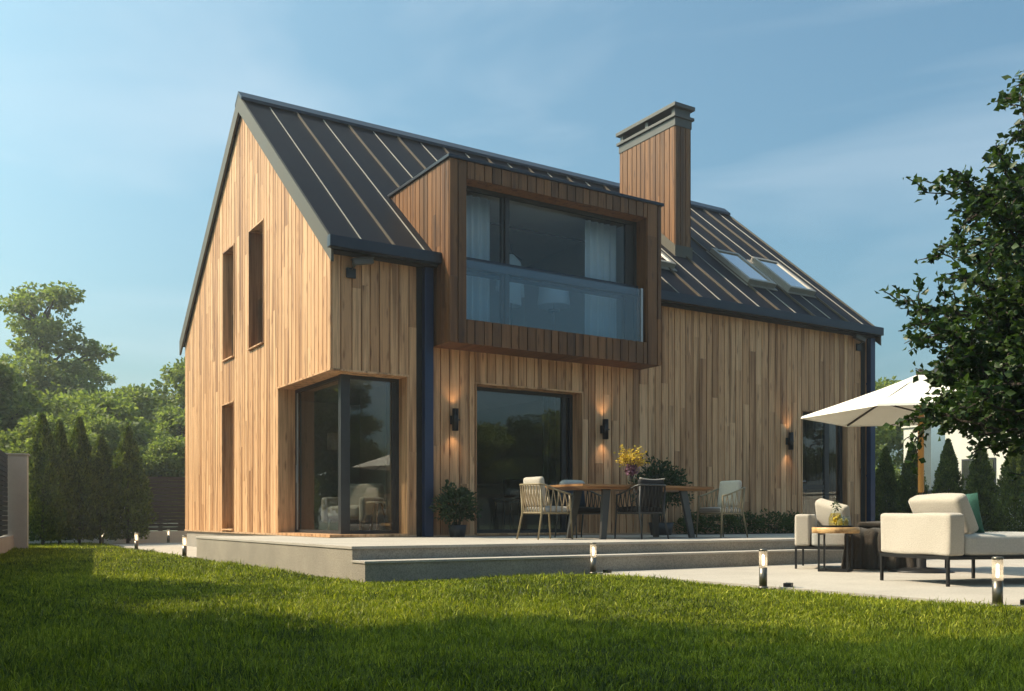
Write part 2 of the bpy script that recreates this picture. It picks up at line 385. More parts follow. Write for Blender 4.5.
# ------------------------------------------------------------------ ground
def sheet(name, poly, z, mat, kind='structure', thick=None):
    mb = MB(); n = len(poly)
    if thick:
        mb.add([(x, y, z) for x, y in poly] + [(x, y, z - thick) for x, y in poly],
               [tuple(range(n))] + [(i, i + n, (i + 1) % n + n, (i + 1) % n) for i in range(n)])
    else: mb.add([(x, y, z) for x, y in poly], [tuple(range(n))])
    o = mb.build(name, mat); o['kind'] = kind; return o
sheet('meadow', [(-110, -60), (170, -60), (170, 190), (-110, 190)], -.42, 'meadow')
sheet('lawn_ground', [(-4, -3), (6.62, -3), (6.62, 8.8), (3.8, 8.8), (3.8, 26.2), (1.2, 26.2), (1.2, 17), (-4, 2)], -.372, 'soil')
sheet('side_lawn_ground', [(14.6, 2), (21.2, 2), (21.2, 18), (14.6, 18)], -.372, 'soil')
sheet('patio', [(6.65, 2.6), (14.5, 2.6), (14.5, 8.82), (6.65, 8.82)], -.335, 'paving', thick=.08)
sheet('garden_path', [(3.78, 15.62), (5.2, 15.62), (5.2, 22.3), (10, 22.3), (10, 25.2), (4.0, 25.2)], -.335, 'paving', thick=.08)

# terrace: body, capping slabs, one step down to the lawn
mb = MB(); mb.box((3.815, 9.15, -.42), (19, 13.25, -.03)); mb.box((3.815, 13.25, -.42), (5.19, 15.58, -.03))
o = mb.build('terrace_base', 'riser'); o['kind'] = 'structure'
mb = MB(); mb.bbox((3.805, 9.135, -.03), (19.02, 13.262, 0), .004)
mb.bbox((3.805, 13.264, -.03), (5.178, 15.6, 0), .004)
o = mb.build('terrace_paving', 'paving'); o['kind'] = 'structure'
mb = MB(); mb.box((3.815, 8.82, -.42), (19, 9.148, -.166)); o = mb.build('step_base', 'riser'); o['kind'] = 'structure'
mb = MB(); mb.bbox((3.805, 8.805, -.166), (19.02, 9.149, -.142), .004)
o = mb.build('step_tread', 'paving'); o['kind'] = 'structure'

# ------------------------------------------------------------------ house
YW, XW, XE, YB = 13.264, 5.182, 17.62, 22.22
YR = 17.742; KR = .826; ZR = 8.22
def zt(y): return ZR - KR * abs(y - YR)
house = empty('timber_house', (XW, YW, 0), 0, 'larch clad house with steep dark metal roof standing behind the terrace', 'house')

def boards(mb, axis, plane, a0, a1, zlo, zhi, holes, w, out=-1, depth=.028, seglen=(1.4, 4.0), gap=.02, jit=.16):
    f = (lambda v: v) if callable(zlo) else None
    lo = zlo if callable(zlo) else (lambda a: zlo)
    hi = zhi if callable(zhi) else (lambda a: zhi)
    edges = [a0]; a = a0
    cuts = sorted({h[0] for h in holes} | {h[1] for h in holes})
    while a < a1 - w * .4:
        a = min(a1, a + w * (1 + jit * random.uniform(-1, 1))); edges.append(a)
    if a1 - edges[-1] > 1e-4: edges.append(a1)
    edges = sorted(set(edges))
    for c in cuts:                                     # snap the nearest edge to each opening
        k = min(range(len(edges)), key=lambda i: abs(edges[i] - c))
        if 0 < k < len(edges) - 1: edges[k] = c
        elif abs(edges[k] - c) > 1e-4: edges.append(c); edges.sort()
    edges = sorted(set(edges))
    def P(a, z, d):
        return (a, plane - out * d, z) if axis == 'x' else (plane - out * d, a, z)
    for i in range(len(edges) - 1):
        e0, e1 = edges[i], edges[i + 1]
        if e1 - e0 < .004: continue
        am = (e0 + e1) / 2
        ivs = [(lo, hi)]
        for h0, h1, hz0, hz1 in holes:
            if h0 - 1e-4 <= am <= h1 + 1e-4:
                nv = []
                for l, u in ivs:
                    if l(am) < hz0 - .01 < u(am): nv.append((l, (lambda a, z=hz0: z)))
                    if hz1 < u(am) and hz1 > l(am) - .01: nv.append(((lambda a, z=hz1: z), u))
                    elif hz0 > u(am) or hz1 < l(am): nv.append((l, u))
                ivs = nv
        b0, b1 = e0 + gap / 2, e1 - gap / 2
        for l, u in ivs:
            if u(am) - l(am) < .01: continue
            # dark backing
            mb.quad(P(e0, l(e0), depth), P(e1, l(e1), depth), P(e1, u(e1), depth), P(e0, u(e0), depth), .5)
            z = l(am); top = u(am); cutz = [None]
            zz = z + random.uniform(.3, seglen[1])
            while zz < top - .5: cutz.append(zz); zz += random.uniform(*seglen)
            cutz.append(None)
            for j in range(len(cutz) - 1):
                q = (lambda a, s=cutz[j]: (l(a) if s is None else s + .001))
                t = (lambda a, s=cutz[j + 1]: (u(a) if s is None else s - .001))
                dd = random.uniform(0, .003)
                vs = [P(b0, q(b0), dd), P(b1, q(b1), dd), P(b1, t(b1), dd), P(b0, t(b0), dd),
                      P(b0, q(b0), depth), P(b1, q(b1), depth), P(b1, t(b1), depth), P(b0, t(b0), depth)]
                mb.add(vs, [(0, 1, 2, 3), (4, 0, 3, 7), (1, 5, 6, 2), (4, 5, 1, 0), (3, 2, 6, 7)])

# gable wall (x = XW), faces the sun
CW_T = 2.52; CW_Y = 15.68; CW_X = 6.47          # corner glazing opening
G_WIN = [(18.25, 19.05, 3.41, 5.60), (16.42, 17.31, 3.38, 5.59), (18.28, 19.12, .06, 2.57)]
mb = MB()
boards(mb, 'y', XW, YW, YR, .03, lambda y: zt(y) - .27, [(YW, CW_Y, .02, CW_T)] + G_WIN[1:2], .17)
boards(mb, 'y', XW, YR, YB, .03, lambda y: zt(y) - .27, [G_WIN[0], G_WIN[2]], .17)
mb.build('gable_wall', 'wood', house, True)
# front wall (y = YW)
DOOR = (7.66, 9.83, .02, 2.50); SDOOR = (15.42, 16.88, .02, 2.53)
mb = MB()
boards(mb, 'x', YW, XW + .022, 6.62, .03, 4.385, [(XW, CW_X, .02, CW_T)], .165)
boards(mb, 'x', YW, 6.84, XE, .03, 4.385, [DOOR, SDOOR, (6.84, 11.1, 3.05, 4.4)], .165)
mb.build('front_wall', 'wood', house, True)
mb = MB(); boards(mb, 'x', YB, XW, XE, .03, 4.3, [], .3, out=1); mb.build('back_wall', 'wood', house, True)
mb = MB()
boards(mb, 'y', XE, YW, YR, .03, lambda y: zt(y) - .27, [], .3, out=1)
boards(mb, 'y', XE, YR, YB, .03, lambda y: zt(y) - .27, [], .3, out=1)
mb.build('end_wall', 'wood', house, True)
mb = MB()                                        # concrete plinth under the boards
mb.box((XW + .03, YW + .03, -.42), (XE - .03, YB - .03, .012))
mb.build('plinth', 'concrete', house, True)
mb = MB(); mb.box((6.60, YW - .004, .0), (6.86, YW + .05, 4.25)); mb.build('pipe_shade_box', 'dark_fill', house, True)  # near-black box fills the slot, painted shadow beside the left downpipe
mb = MB(); mb.box((XE - .42, YW - .004, .0), (XE - .22, YW + .0, 4.25)); 
# base sill of the boards
mb = MB(); mb.box((XW - .012, YW - .012, .004), (XW + .02, YB, .034)); mb.box((XW + .02, YW - .012, .004), (6.6, YW + .02, .034)); mb.box((6.86, YW - .012, .004), (15.4, YW + .015, .03))
mb.build('base_trim', 'wood_x', house, True)

# roof: two sloping slabs, butted at the ridge
def roof_slab(mb, ya, yb, x0, x1, th=.12):
    v = [(x0, ya, zt(ya)), (x1, ya, zt(ya)), (x1, yb, zt(yb)), (x0, yb, zt(yb))]
    v += [(x, y, z - th) for x, y, z in v]
    mb.add(v, [(0, 1, 2, 3), (7, 6, 5, 4), (0, 4, 5, 1), (1, 5, 6, 2), (2, 6, 7, 3), (3, 7, 4, 0)])
RX0, RX1, RY0, RY1 = 5.15, 17.66, 13.06, 22.42
mb = MB(); roof_slab(mb, RY1, YR, RX0, RX1)
DXA, DXB, DYT = 6.89, 11.10, YR - (ZR - 5.80) / KR - .02
roof_slab(mb, RY0, YR, RX0, DXA); roof_slab(mb, RY0, YR, DXB, RX1); roof_slab(mb, DYT, YR, DXA, DXB)
roof = mb.build('roof', 'roof', house, True)
for xx0, xx1 in ((5.108, 5.148), (17.662, 17.70)):
    mb = MB()
    for ya in (RY0 - .02, RY1 + .02):
        v = [(xx0, ya, zt(ya) + .025), (xx1, ya, zt(ya) + .025), (xx1, YR, ZR + .035), (xx0, YR, ZR + .035)]
        v += [(x, y, z - (.32 if j < 2 else .32)) for j, (x, y, z) in enumerate(v)]
        mb.add(v, [(0, 1, 2, 3), (7, 6, 5, 4), (0, 4, 5, 1), (1, 5, 6, 2), (2, 6, 7, 3), (3, 7, 4, 0)])
    mb.build('rake_board', 'rake', roof, False) if False else mb.build('rake_board', 'rake', roof, True)
# standing seams in a sunlit brown; thin pale strips drawn as their highlights
mb = MB(); k = 0; x = RX0 + .5
def seam(mb, x, ya, yb, h=.032, t=.014, bev=0):
    za, zb = zt(ya), zt(yb)
    v = [(x - t, ya, za + .001), (x + t, ya, za + .001), (x + t, yb, zb + .001), (x - t, yb, zb + .001)]
    v += [(p[0], p[1], p[2] + h) for p in v]
    mb.add(v, [(4, 5, 6, 7), (0, 1, 5, 4), (1, 2, 6, 5), (2, 3, 7, 6), (3, 0, 4, 7)])
mb2 = MB()
while x < RX1 - .1:
    if k % 2: tgt_, h_, t_ = mb, .05, .011
    else: tgt_, h_, t_ = mb2, .022, .005
    seam(tgt_, x, (DYT + .1 if DXA < x < DXB else RY0 + .02), YR - .2, h_, t_)
    seam(tgt_, x, RY1 - .02, YR + .2, h_, t_)
    x += .53; k += 1
mb.build('standing_seam', 'seam', roof, True); mb2.build('seam_glint_strip', 'seam_glint', roof, True)
mb = MB()                                        # ridge cap
for sg in (-1, 1):
    v = []
    for x in (RX0 - .045, RX1 + .045):
        for d, up in ((0, .10), (.21, .10)):
            y = YR + sg * d; v.append((x, y, zt(y) + up))
        for d, up in ((.21, .045), (0, .045)):
            y = YR + sg * d; v.append((x, y, zt(y) + up))
    mb.add(v, [(0, 1, 5, 4), (1, 2, 6, 5), (2, 3, 7, 6), (0, 3, 2, 1), (4, 5, 6, 7)])
mb.build('ridge_cap', 'gutter', roof, True)
# gutters and downpipes
for y0, y1 in ((12.93, 13.055), (22.425, 22.55)):
    mb = MB(); mb.bbox((5.05 if y0 < 20 else 5.3, y0, 4.235), (17.64, y1, 4.405), .012)
    mb.build('gutter', 'gutter', house, True)
mb = MB(); mb.box((5.15, 13.056, 4.215), (17.60, 13.26, 4.235)); mb.build('eaves_soffit', 'dark_fill', house, True)
for xp in (6.68, 17.46):
    mb = MB(); mb.bbox((xp, YW - .14, .004), (xp + .15, YW - .03, 4.2), .01)
    mb.box((xp + .02, YW - .03, 1.2), (xp + .13, YW + .01, 1.24)); mb.box((xp + .02, YW - .03, 3.2), (xp + .13, YW + .01, 3.24))
    mb.build('downpipe', 'pipe', house, True)
mb = MB(); mb.box((17.30, YW - .006, .0), (17.44, YW - .002, 4.2)); mb.build('pipe_shade_strip', 'dark_fill', house, True)  # thin dark sheet on the boards, painted shade beside the right downpipe

# generic window: casing lining a reveal, frame bars, pane
def lining(mb, axis, plane, a0, a1, z0, z1, d, t=.025, proud=.012, inward=1, sill=True):
    """boards lining the reveal of an opening; inward = +1 for larger coordinate"""
    def B(a, b, p0, p1, za, zb):
        if axis == 'x': mb.box((a, min(p0, p1), za), (b, max(p0, p1), zb))
        else: mb.box((min(p0, p1), a, za), (max(p0, p1), b, zb))
    o = plane - proud * inward; i = plane + d * inward
    B(a0, a0 + t, o, i, z0, z1 - t); B(a1 - t, a1, o, i, z0, z1 - t); B(a0, a1, o, i, z1 - t, z1)
    if sill: B(a0 + t, a1 - t, o - .03 * inward, i, z0, z0 + t)
def bars(mb, axis, p0, p1, a0, a1, z0, z1, t=.05, mull=()):
    def B(a, b, za, zb, e=0):
        if axis == 'x': mb.box((a, p0 + e, za), (b, p1 - e, zb))
        else: mb.box((p0 + e, a, za), (p1 - e, b, zb))
    B(a0, a0 + t, z0, z1); B(a1 - t, a1, z0, z1); B(a0 + t, a1 - t, z0, z0 + t); B(a0 + t, a1 - t, z1 - t, z1)
    for m0, m1 in mull: B(m0, m1, z0 + t, z1 - t)

# three slim gable windows
for (y0, y1, z0, z1) in G_WIN:
    mb = MB(); lining(mb, 'y', XW, y0, y1, z0, z1, .30); w_ = mb.build('window', 'wood', house, True)
    mb = MB(); bars(mb, 'y', XW + .24, XW + .31, y0 + .025, y1 - .025, z0 + .025, z1 - .025, .045); mb.build('frame', 'frame', w_, True)
    mb = MB(); mb.box((XW + .27, y0 + .06, z0 + .06), (XW + .285, y1 - .06, z1 - .06)); mb.build('pane', 'glass', w_, True)
    if z0 > 1:
        mb = MB(); mb.box((XW + .16, y0 + .03, z0 + .04), (XW + .172, y1 - .03, z0 + .95)); mb.build('guard_glass', 'balu', w_, True)

# corner glazing
D = .30
mb = MB()
mb.box((XW + .0, CW_Y - .025, .034), (XW + D + .06, CW_Y, CW_T - .03)); mb.box((CW_X - .025, YW + .0, .034), (CW_X, YW + D + .06, CW_T - .03))
mb.box((XW - .01, YW - .01, CW_T - .03), (XW + D + .06, CW_Y, CW_T)); mb.box((XW + D + .06, YW - .01, CW_T - .03), (CW_X, YW + D + .06, CW_T))
mb.box((XW - .014, YW - .014, .012), (XW + D + .06, CW_Y, .05)); mb.box((XW + D + .06, YW - .014, .012), (CW_X, YW + D + .06, .05))
cw = mb.build('corner_window', 'wood', house, True)
mb = MB()
gx, gy = XW + D, YW + D
mb.box((gx - .02, gy - .02, .05), (gx + .08, gy + .08, CW_T - .03))
bars(mb, 'y', gx, gx + .06, gy + .08, CW_Y - .025, .05, CW_T - .03, .055)
bars(mb, 'x', gy, gy + .06, gx + .08, CW_X - .025, .05, CW_T - .03, .055)
mb.box((CW_X - .14, gy + .01, .1), (CW_X - .08, gy + .05, CW_T - .09))
mb.build('frame', 'frame', cw, True)
mb = MB(); mb.box((gx + .02, gy + .13, .1), (gx + .035, CW_Y - .08, CW_T - .08)); mb.build('pane', 'glass', cw, True)
mb = MB(); mb.box((gx + .13, gy + .02, .1), (CW_X - .14, gy + .035, CW_T - .08)); mb.build('pane', 'glass', cw, True)
mb = MB(); mb.box((gx - .012, CW_Y - .19, .1), (gx - .002, CW_Y - .13, CW_T - .1)); mb.box((gx - .03, CW_Y - .17, .9), (gx - .013, CW_Y - .15, 1.2)); mb.build('sash', 'alu', cw, True)

# large terrace window
x0, x1, z0, z1 = DOOR
mb = MB(); lining(mb, 'x', YW, x0, x1, z0, z1, .36); dw = mb.build('terrace_window', 'wood', house, True)
mb = MB(); bars(mb, 'x', YW + .27, YW + .34, x0 + .025, x1 - .025, z0 + .025, z1 - .025, .06, [(x1 - .25, x1 - .17)]); mb.build('frame', 'frame', dw, True)
mb = MB(); mb.box((x0 + .085, YW + .3, z0 + .085), (x1 - .25, YW + .315, z1 - .085)); mb.build('pane', 'glass', dw, True)

# glazed side door
x0, x1, z0, z1 = SDOOR
mb = MB(); lining(mb, 'x', YW, x0, x1, z0, z1, .40); sd = mb.build('glazed_door', 'wood', house, True)
mb = MB(); bars(mb, 'x', YW + .12, YW + .19, x0 + .025, x1 - .025, z0 + .025, z1 - .025, .09, [(x1 - .6, x1 - .46)]); 
mb.box((x0 + .115, YW + .13, .9), (x1 - .6, YW + .18, 1.0)); mb.build('frame', 'frame', sd, True)
mb = MB(); mb.box((x0 + .115, YW + .14, z0 + .115), (x1 - .115, YW + .155, z1 - .115)); mb.build('pane', 'glass', sd, True)
mb = MB(); mb.tube([(x0 + .06, YW + .12, 1.06), (x0 + .06, YW + .06, 1.06), (x0 + .2, YW + .06, 1.06)], .012, 8); mb.build('handle', 'alu', sd, True)

# box dormer
DX0, DX1, DY0, DZ0, DZ1 = 6.87, 11.124, 12.681, 2.99, 5.80
yt = YR - (ZR - DZ1) / KR + .04
WX0, WX1, WZ0, WZ1 = 7.178, 10.80, 3.365, 5.545
mb = MB(); boards(mb, 'x', DY0, DX0, DX1, DZ0, DZ1, [(WX0, WX1, WZ0, WZ1)], .158, seglen=(3, 4))
dorm = mb.build('dormer', 'wood_dark', house, True)
mb = MB()
def dlo(y): return DZ0 if y < YW - .001 else (max(DZ0, zt(y) - .05) if y > 13.06 else DZ0)
for pl, out in ((DX0, -1), (DX1, 1)):
    mb = MB()
    boards(mb, 'y', pl, DY0 + .021, YW, DZ0, DZ1, [], .145, out=out, seglen=(3, 4))
    boards(mb, 'y', pl, YW, yt, lambda y: zt(y) - .06, DZ1, [], .145, out=out, seglen=(3, 4))
    mb.build('side_cladding', 'wood_dark', dorm, True)
mb = MB(); mb.box((DX0 + .022, DY0 + .022, DZ0 + .002), (DX1 - .022, YW + .1, DZ0 + .05)); mb.build('soffit', 'wood_dark_x', dorm, True)
mb = MB(); mb.bbox((DX0 - .03, DY0 - .03, DZ1 + .002), (DX1 + .03, yt + .06, DZ1 + .05), .006); mb.build('roof_cap', 'gutter', dorm, True)
mb = MB()
FY = 12.98
for (a, b, c, d) in ((WX0 - .02, WX0, WZ0, WZ1), (WX1, WX1 + .02, WZ0, WZ1)): mb.box((a, DY0 + .021, c), (b, FY + .1, d))
mb.box((WX0 - .02, DY0 + .021, WZ1), (WX1 + .02, FY + .1, WZ1 + .02)); mb.box((WX0 - .02, DY0 + .021, WZ0 - .02), (WX1 + .02, FY + .1, WZ0))
mb.build('reveal', 'wood_dark', dorm, True)
mb = MB(); bars(mb, 'x', FY, FY + .07, WX0, WX1, WZ0, WZ1, .06, [(7.99, 8.14)]); mb.box((8.04, FY - .03, WZ0 + .06), (8.09, FY, WZ1 - .06))
mb.box((WX1 - .24, FY + .005, WZ0 + .07), (WX1 - .07, FY + .065, WZ1 - .07)); mb.build('window_frame', 'frame', dorm, True)
mb = MB(); mb.box((WX0 + .07, FY + .03, WZ0 + .07), (7.99, FY + .045, WZ1 - .06)); mb.box((8.14, FY + .03, WZ0 + .07), (WX1 - .24, FY + .045, WZ1 - .07)); mb.build('pane', 'glass_dormer', dorm, True)
mb = MB(); mb.box((WX0 + .002, DY0 + .06, WZ0 + .002), (WX1 - .13, DY0 + .072, 4.30)); mb.build('balustrade_glass', 'balu', dorm, True)
mb = MB(); mb.box((WX1 - .11, DY0 + .05, WZ0 + .002), (WX1 - .06, DY0 + .09, 4.31)); mb.build('balustrade_post', 'alu', dorm, True)

# chimney
CX0, CX1, CY0, CY1 = 13.30, 13.745, 14.745, 16.58
mb = MB()
boards(mb, 'x', CY0, CX0, CX1, zt(CY0) - .1, 8.45, [], .15, seglen=(5, 6))
boards(mb, 'y', CX0, CY0 + .02, CY1, lambda y: zt(y) - .1, 8.45, [], .155, seglen=(5, 6))
boards(mb, 'y', CX1, CY0 + .02, CY1, lambda y: zt(y) - .1, 8.45, [], .155, out=1, seglen=(5, 6))
boards(mb, 'x', CY1, CX0, CX1, zt(CY1) - .1, 8.45, [], .15, out=1, seglen=(5, 6))
chim = mb.build('chimney', 'wood_dark', house, True)
mb = MB()
mb.bbox((CX0 - .01, CY0 - .01, 8.45), (CX1 + .01, CY1 + .01, 8.62), .006)
mb.bbox((CX0 - .05, CY0 - .05, 8.622), (CX1 + .05, CY1 + .05, 8.68), .006)
for yy in (CY0 + .02, (CY0 + CY1) / 2 - .05, CY1 - .12): mb.box((CX0 + .01, yy, 8.68), (CX1 - .01, yy + .1, 8.83))
mb.bbox((CX0 - .06, CY0 - .06, 8.832), (CX1 + .06, CY1 + .06, 8.91), .008)
mb.build('cap', 'chim_metal', chim, True)
mb = MB(); mb.box((CX0 - .02, CY0 - .025, zt(CY0) - .1), (CX1 + .02, CY0 - .012, zt(CY0) + .22))
for xx in (CX0 - .02, CX1 + .006):
    v = [(xx, CY0 - .012, zt(CY0) - .1), (xx + .014, CY0 - .012, zt(CY0) - .1), (xx + .014, CY1, zt(CY1) - .1), (xx, CY1, zt(CY1) - .1)]
    v += [(p[0], p[1], p[2] + .32) for p in v]
    mb.add(v, [(4, 5, 6, 7), (0, 1, 5, 4), (1, 2, 6, 5), (2, 3, 7, 6), (3, 0, 4, 7)])
mb.build('flashing', 'rake', chim, True)

# skylights
tilt = math.atan(KR)
def skylight(xc, yc, wd=.82, ln=1.45):
    mtx = Matrix.Translation((xc, yc, zt(yc))) @ Matrix.Rotation(tilt, 4, 'X')
    h = .13; t = .085; a, b = wd / 2, ln / 2
    mb = MB()
    for (q, r) in (((-a, -b, 0), (a, -b + t, h)), ((-a, b - t, 0), (a, b, h)), ((-a, -b + t, 0), (-a + t, b - t, h)), ((a - t, -b + t, 0), (a, b - t, h))): mb.bbox(q, r, .012, mtx)
    mb.box((-a - .05, -b - .06, .002), (a + .05, b + .05, .02), None, mtx)
    s_ = mb.build('skylight', 'skyframe', house, True)
    mb = MB(); mb.box((-a + t, -b + t, h * .7), (a - t, b - t, h * .82), None, mtx); mb.build('pane', 'skyglass', s_, True)
for xc, yc in ((12.27, 14.66), (15.08, 14.62), (16.33, 14.62)): skylight(xc, yc)

# interior shell: floors, ceilings and partitions seen through the glass
mb = MB(); mb.box((XW + .1, YW + .1, .013), (XE - .1, YB - .1, .03)); mb.build('interior_floor', 'infloor', house, True)
mb = MB(); mb.box((XW + .03, YW + .03, 2.62), (XE - .03, YB - .03, 2.95)); mb.build('storey_slab', 'inwall', house, True)
mb = MB(); mb.box((XW + .05, 18.1, .03), (XE - .1, 18.2, 2.62)); mb.box((10.4, YW + .1, .03), (10.5, 18.1, 2.62)); mb.box((6.9, YW + .1, .03), (7.0, 16.2, 2.62))
mb.box((14.9, YW + .1, .03), (15.0, 18.1, 2.62)); mb.build('interior_wall', 'inwall', house, True)
mb = MB(); mb.box((DX0 + .03, DY0 + .09, WZ0 - .1), (DX1 - .03, 17.2, WZ0 - .03)); mb.box((DX0 + .03, 17.0, WZ0 - .1), (DX1 - .03, 17.1, 7.0))
mb.box((DX0 + .03, FY + .1, WZ0 - .03), (DX0 + .08, 17.0, DZ1 - .05)); mb.box((DX1 - .08, FY + .1, WZ0 - .03), (DX1 - .03, 17.0, DZ1 - .05)); mb.box((DX0 + .03, FY + .1, DZ1 - .1), (DX1 - .03, 17.0, DZ1 - .03))
mb.build('bedroom_shell', 'inwall', house, True)

# ------------------------------------------------------------------ fences and garden walls
fence = empty('slat_fence', (1.5, 20, -.42), 0, 'dark slat fence on a low plaster wall with pale pillar along the left lawn edge', 'fence')
A0, A1 = Vector((.35, 13.0, 0)), Vector((1.70, 22.0, 0)); dv = (A1 - A0).normalized(); nv = Vector((dv.y, -dv.x, 0))
def fbox(mb, s0, s1, o0, o1, z0, z1):
    p = [A0 + dv * s + nv * o for s, o in ((s0, o0), (s1, o0), (s1, o1), (s0, o1))]
    mb.add([(q.x, q.y, z0) for q in p] + [(q.x, q.y, z1) for q in p], [(3, 2, 1, 0), (4, 5, 6, 7), (0, 1, 5, 4), (1, 2, 6, 5), (2, 3, 7, 6), (3, 0, 4, 7)])
mb = MB(); fbox(mb, -12, 9.0, -.15, .0, -.42, -.06); mb.build('low_wall', 'plaster', fence, True)
mb = MB()
for k in range(17): fbox(mb, -12, 8.9, -.13, -.10, -.03 + k * .096, .052 + k * .096)
mb.build('slat_panel', 'slat', fence, True)
mb = MB(); fbox(mb, 8.95, 9.4, -.2, .25, -.42, 1.60); fbox(mb, 8.92, 9.43, -.23, .28, 1.602, 1.63); mb.build('pillar', 'plaster', fence, True)
for s in (-9, -6, -3, 0, 3, 6): mb = MB(); fbox(mb, s, s + .06, -.17, -.132, -.06, 1.58); mb.build('rail_post', 'slat', fence, True)

bf = empty('back_fence', (6, 26.5, -.42), 0, 'black horizontal slat fence on pale plinth behind the house corner', 'fence')
mb = MB(); mb.box((1.9, 26.5, -.42), (14, 26.65, -.05)); mb.build('low_wall', 'white_plaster', bf, True)
mb = MB()
for k in range(15): mb.box((1.9, 26.53, -.03 + k * .097), (14, 26.56, .058 + k * .097))
mb.build('slat_panel', 'slat', bf, True)
mb = MB(); mb.box((4.32, 26.40, -.42), (4.62, 26.70, 1.46)); mb.build('pillar', 'white_plaster', bf, True)

gw = MB(); gw.box((21.5, 2, -.42), (21.7, 17.5, .98)); gw.box((21.46, 2, .982), (21.74, 17.5, 1.03)); gw.box((21.44, 11.0, -.42), (21.498, 11.3, .98)); gw.box((21.44, 13.9, -.42), (21.498, 14.2, .98))
tag(gw.build('garden_wall', 'white_plaster'), 'white rendered garden wall behind the row of thuja trees', 'wall')

nb = empty('neighbour_house', (30, 18, -.42), 0, 'white neighbouring house with grey roof half hidden behind the leafy tree', 'house')
mb = MB()
bx0, bx1, by0, by1 = 31, 40, 13.2, 20.2; ym = 18.0
mb.add([(bx0, by0 - 3, -.42), (bx0, by1, -.42), (bx0, by1, 5.6), (bx0, ym, 7.2), (bx0, by0 - 3, 4.1),
        (bx1, by0 - 3, -.42), (bx1, by1, -.42), (bx1, by1, 5.6), (bx1, ym, 7.2), (bx1, by0 - 3, 4.1)],
       [(0, 4, 3, 2, 1), (5, 6, 7, 8, 9), (0, 5, 9, 4), (1, 2, 7, 6), (2, 3, 8, 7), (3, 4, 9, 8)])
mb.build('wall', 'white_plaster', nb, True)
mb = MB()
for (ya, za, yb, zb) in ((by0 - 3.4, 3.93, ym, 7.25), (by1 + .4, 5.35, ym, 7.25)):
    v = [(bx0 - .3, ya, za), (bx1 + .3, ya, za), (bx1 + .3, yb, zb), (bx0 - .3, yb, zb)]; v += [(p[0], p[1], p[2] + .18) for p in v]
    mb.add(v, [(3, 2, 1, 0), (4, 5, 6, 7), (0, 1, 5, 4), (1, 2, 6, 5), (2, 3, 7, 6), (3, 0, 4, 7)])
mb.build('roof', 'slat', nb, True)
for yy, z0 in ((16.6, 3.2), (14.2, 1.0), (18.4, 1.0)):
    mb = MB(); mb.box((bx0 - .04, yy - .06, z0 - .06), (bx0 - .002, yy + 1.16, z0 + 1.36)); w_ = mb.build('window', 'frame', nb, True)
    mb = MB(); mb.box((bx0 - .06, yy, z0), (bx0 - .042, yy + 1.1, z0 + 1.3)); mb.build('pane', 'skyglass', w_, True)
pl = MB(); pl.box((26.0, 17.75, -.42), (26.5, 18.35, 3.1)); pl.box((25.95, 17.7, 3.102), (26.55, 18.4, 3.16))
tag(pl.build('gate_pillar', 'white_plaster'), 'tall white rendered pillar behind the second thuja from the house', 'pillar')

# ------------------------------------------------------------------ grass
def in_poly(P, poly):
    x, y = P[:, 0], P[:, 1]; c = np.zeros(len(P), bool); n = len(poly)
    for i in range(n):
        x1, y1 = poly[i]; x2, y2 = poly[(i + 1) % n]
        cond = ((y1 > y) != (y2 > y)) & (x < (x2 - x1) * (y - y1) / (y2 - y1 + 1e-12) + x1)
        c ^= cond
    return c
def grass(pts, depth, h0, w0):
    n = len(pts)
    ang = RNG.uniform(0, 2 * np.pi, n); lean = RNG.uniform(.05, 1.25, n)
    patch = .62 + .75 * (np.sin(pts[:, 0] * 2.1 + np.sin(pts[:, 1] * 1.7) * 2) * .25 + np.sin(pts[:, 0] * .7 - pts[:, 1] * 1.1) * .25 + .5)
    h = h0 * RNG.uniform(.45, 1.2, n) * patch * np.where(RNG.uniform(0, 1, n) < .10, 1.6, 1)
    w = w0 * RNG.uniform(.6, 1.6, n) * np.maximum(1, depth / 4.2)
    wa = RNG.uniform(0, 2 * np.pi, n)
    wx, wy = np.cos(wa) * w / 2, np.sin(wa) * w / 2
    lx, ly = np.cos(ang) * lean, np.sin(ang) * lean
    b = np.column_stack([pts, np.full(n, -.374)])
    W = np.column_stack([wx, wy, np.zeros(n)])
    mid = b + np.column_stack([lx * h * .35, ly * h * .35, h * .6])
    tip = b + np.column_stack([lx * h, ly * h, h * (1 - .25 * lean)])
    v = np.stack([b - W, b + W, mid + W * .75, mid - W * .75, tip], 1).reshape(-1, 3)
    i = np.arange(n) * 5
    f = np.concatenate([np.stack([i, i + 1, i + 2], 1), np.stack([i, i + 2, i + 3], 1), np.stack([i + 3, i + 2, i + 4], 1)])
    r = np.clip(RNG.uniform(-.1, .75, n) + .35 * (np.sin(pts[:, 0] * 9 + np.sin(pts[:, 1] * 7) * 2) * np.sin(pts[:, 1] * 11 + pts[:, 0] * 3)) * RNG.uniform(0, 1, n) + np.where(RNG.uniform(0, 1, n) < .04, .6, 0), 0, 1.3); return v, f, np.concatenate([r, r, r])
LAWN = [(-4, -3), (6.62, -3), (6.62, 8.80), (3.785, 8.80), (3.76, 26.45), (1.95, 26.45), (1.0, 17), (-4, 2)]
def scatter(poly, xr, yr, dens, dmin, dmax, side=1.2):
    a = (xr[1] - xr[0]) * (yr[1] - yr[0]); n = int(a * dens)
    P = np.column_stack([RNG.uniform(*xr, n), RNG.uniform(*yr, n)])
    dep = P[:, 0] * .5335 + P[:, 1] * .8458; lat = P[:, 0] * .8458 - P[:, 1] * .5335
    k = (dep > dmin) & (dep < dmax) & (np.abs(lat) < dep * .5427 + side); P = P[k]; dep = dep[k]
    k = in_poly(P, poly); return P[k], dep[k]
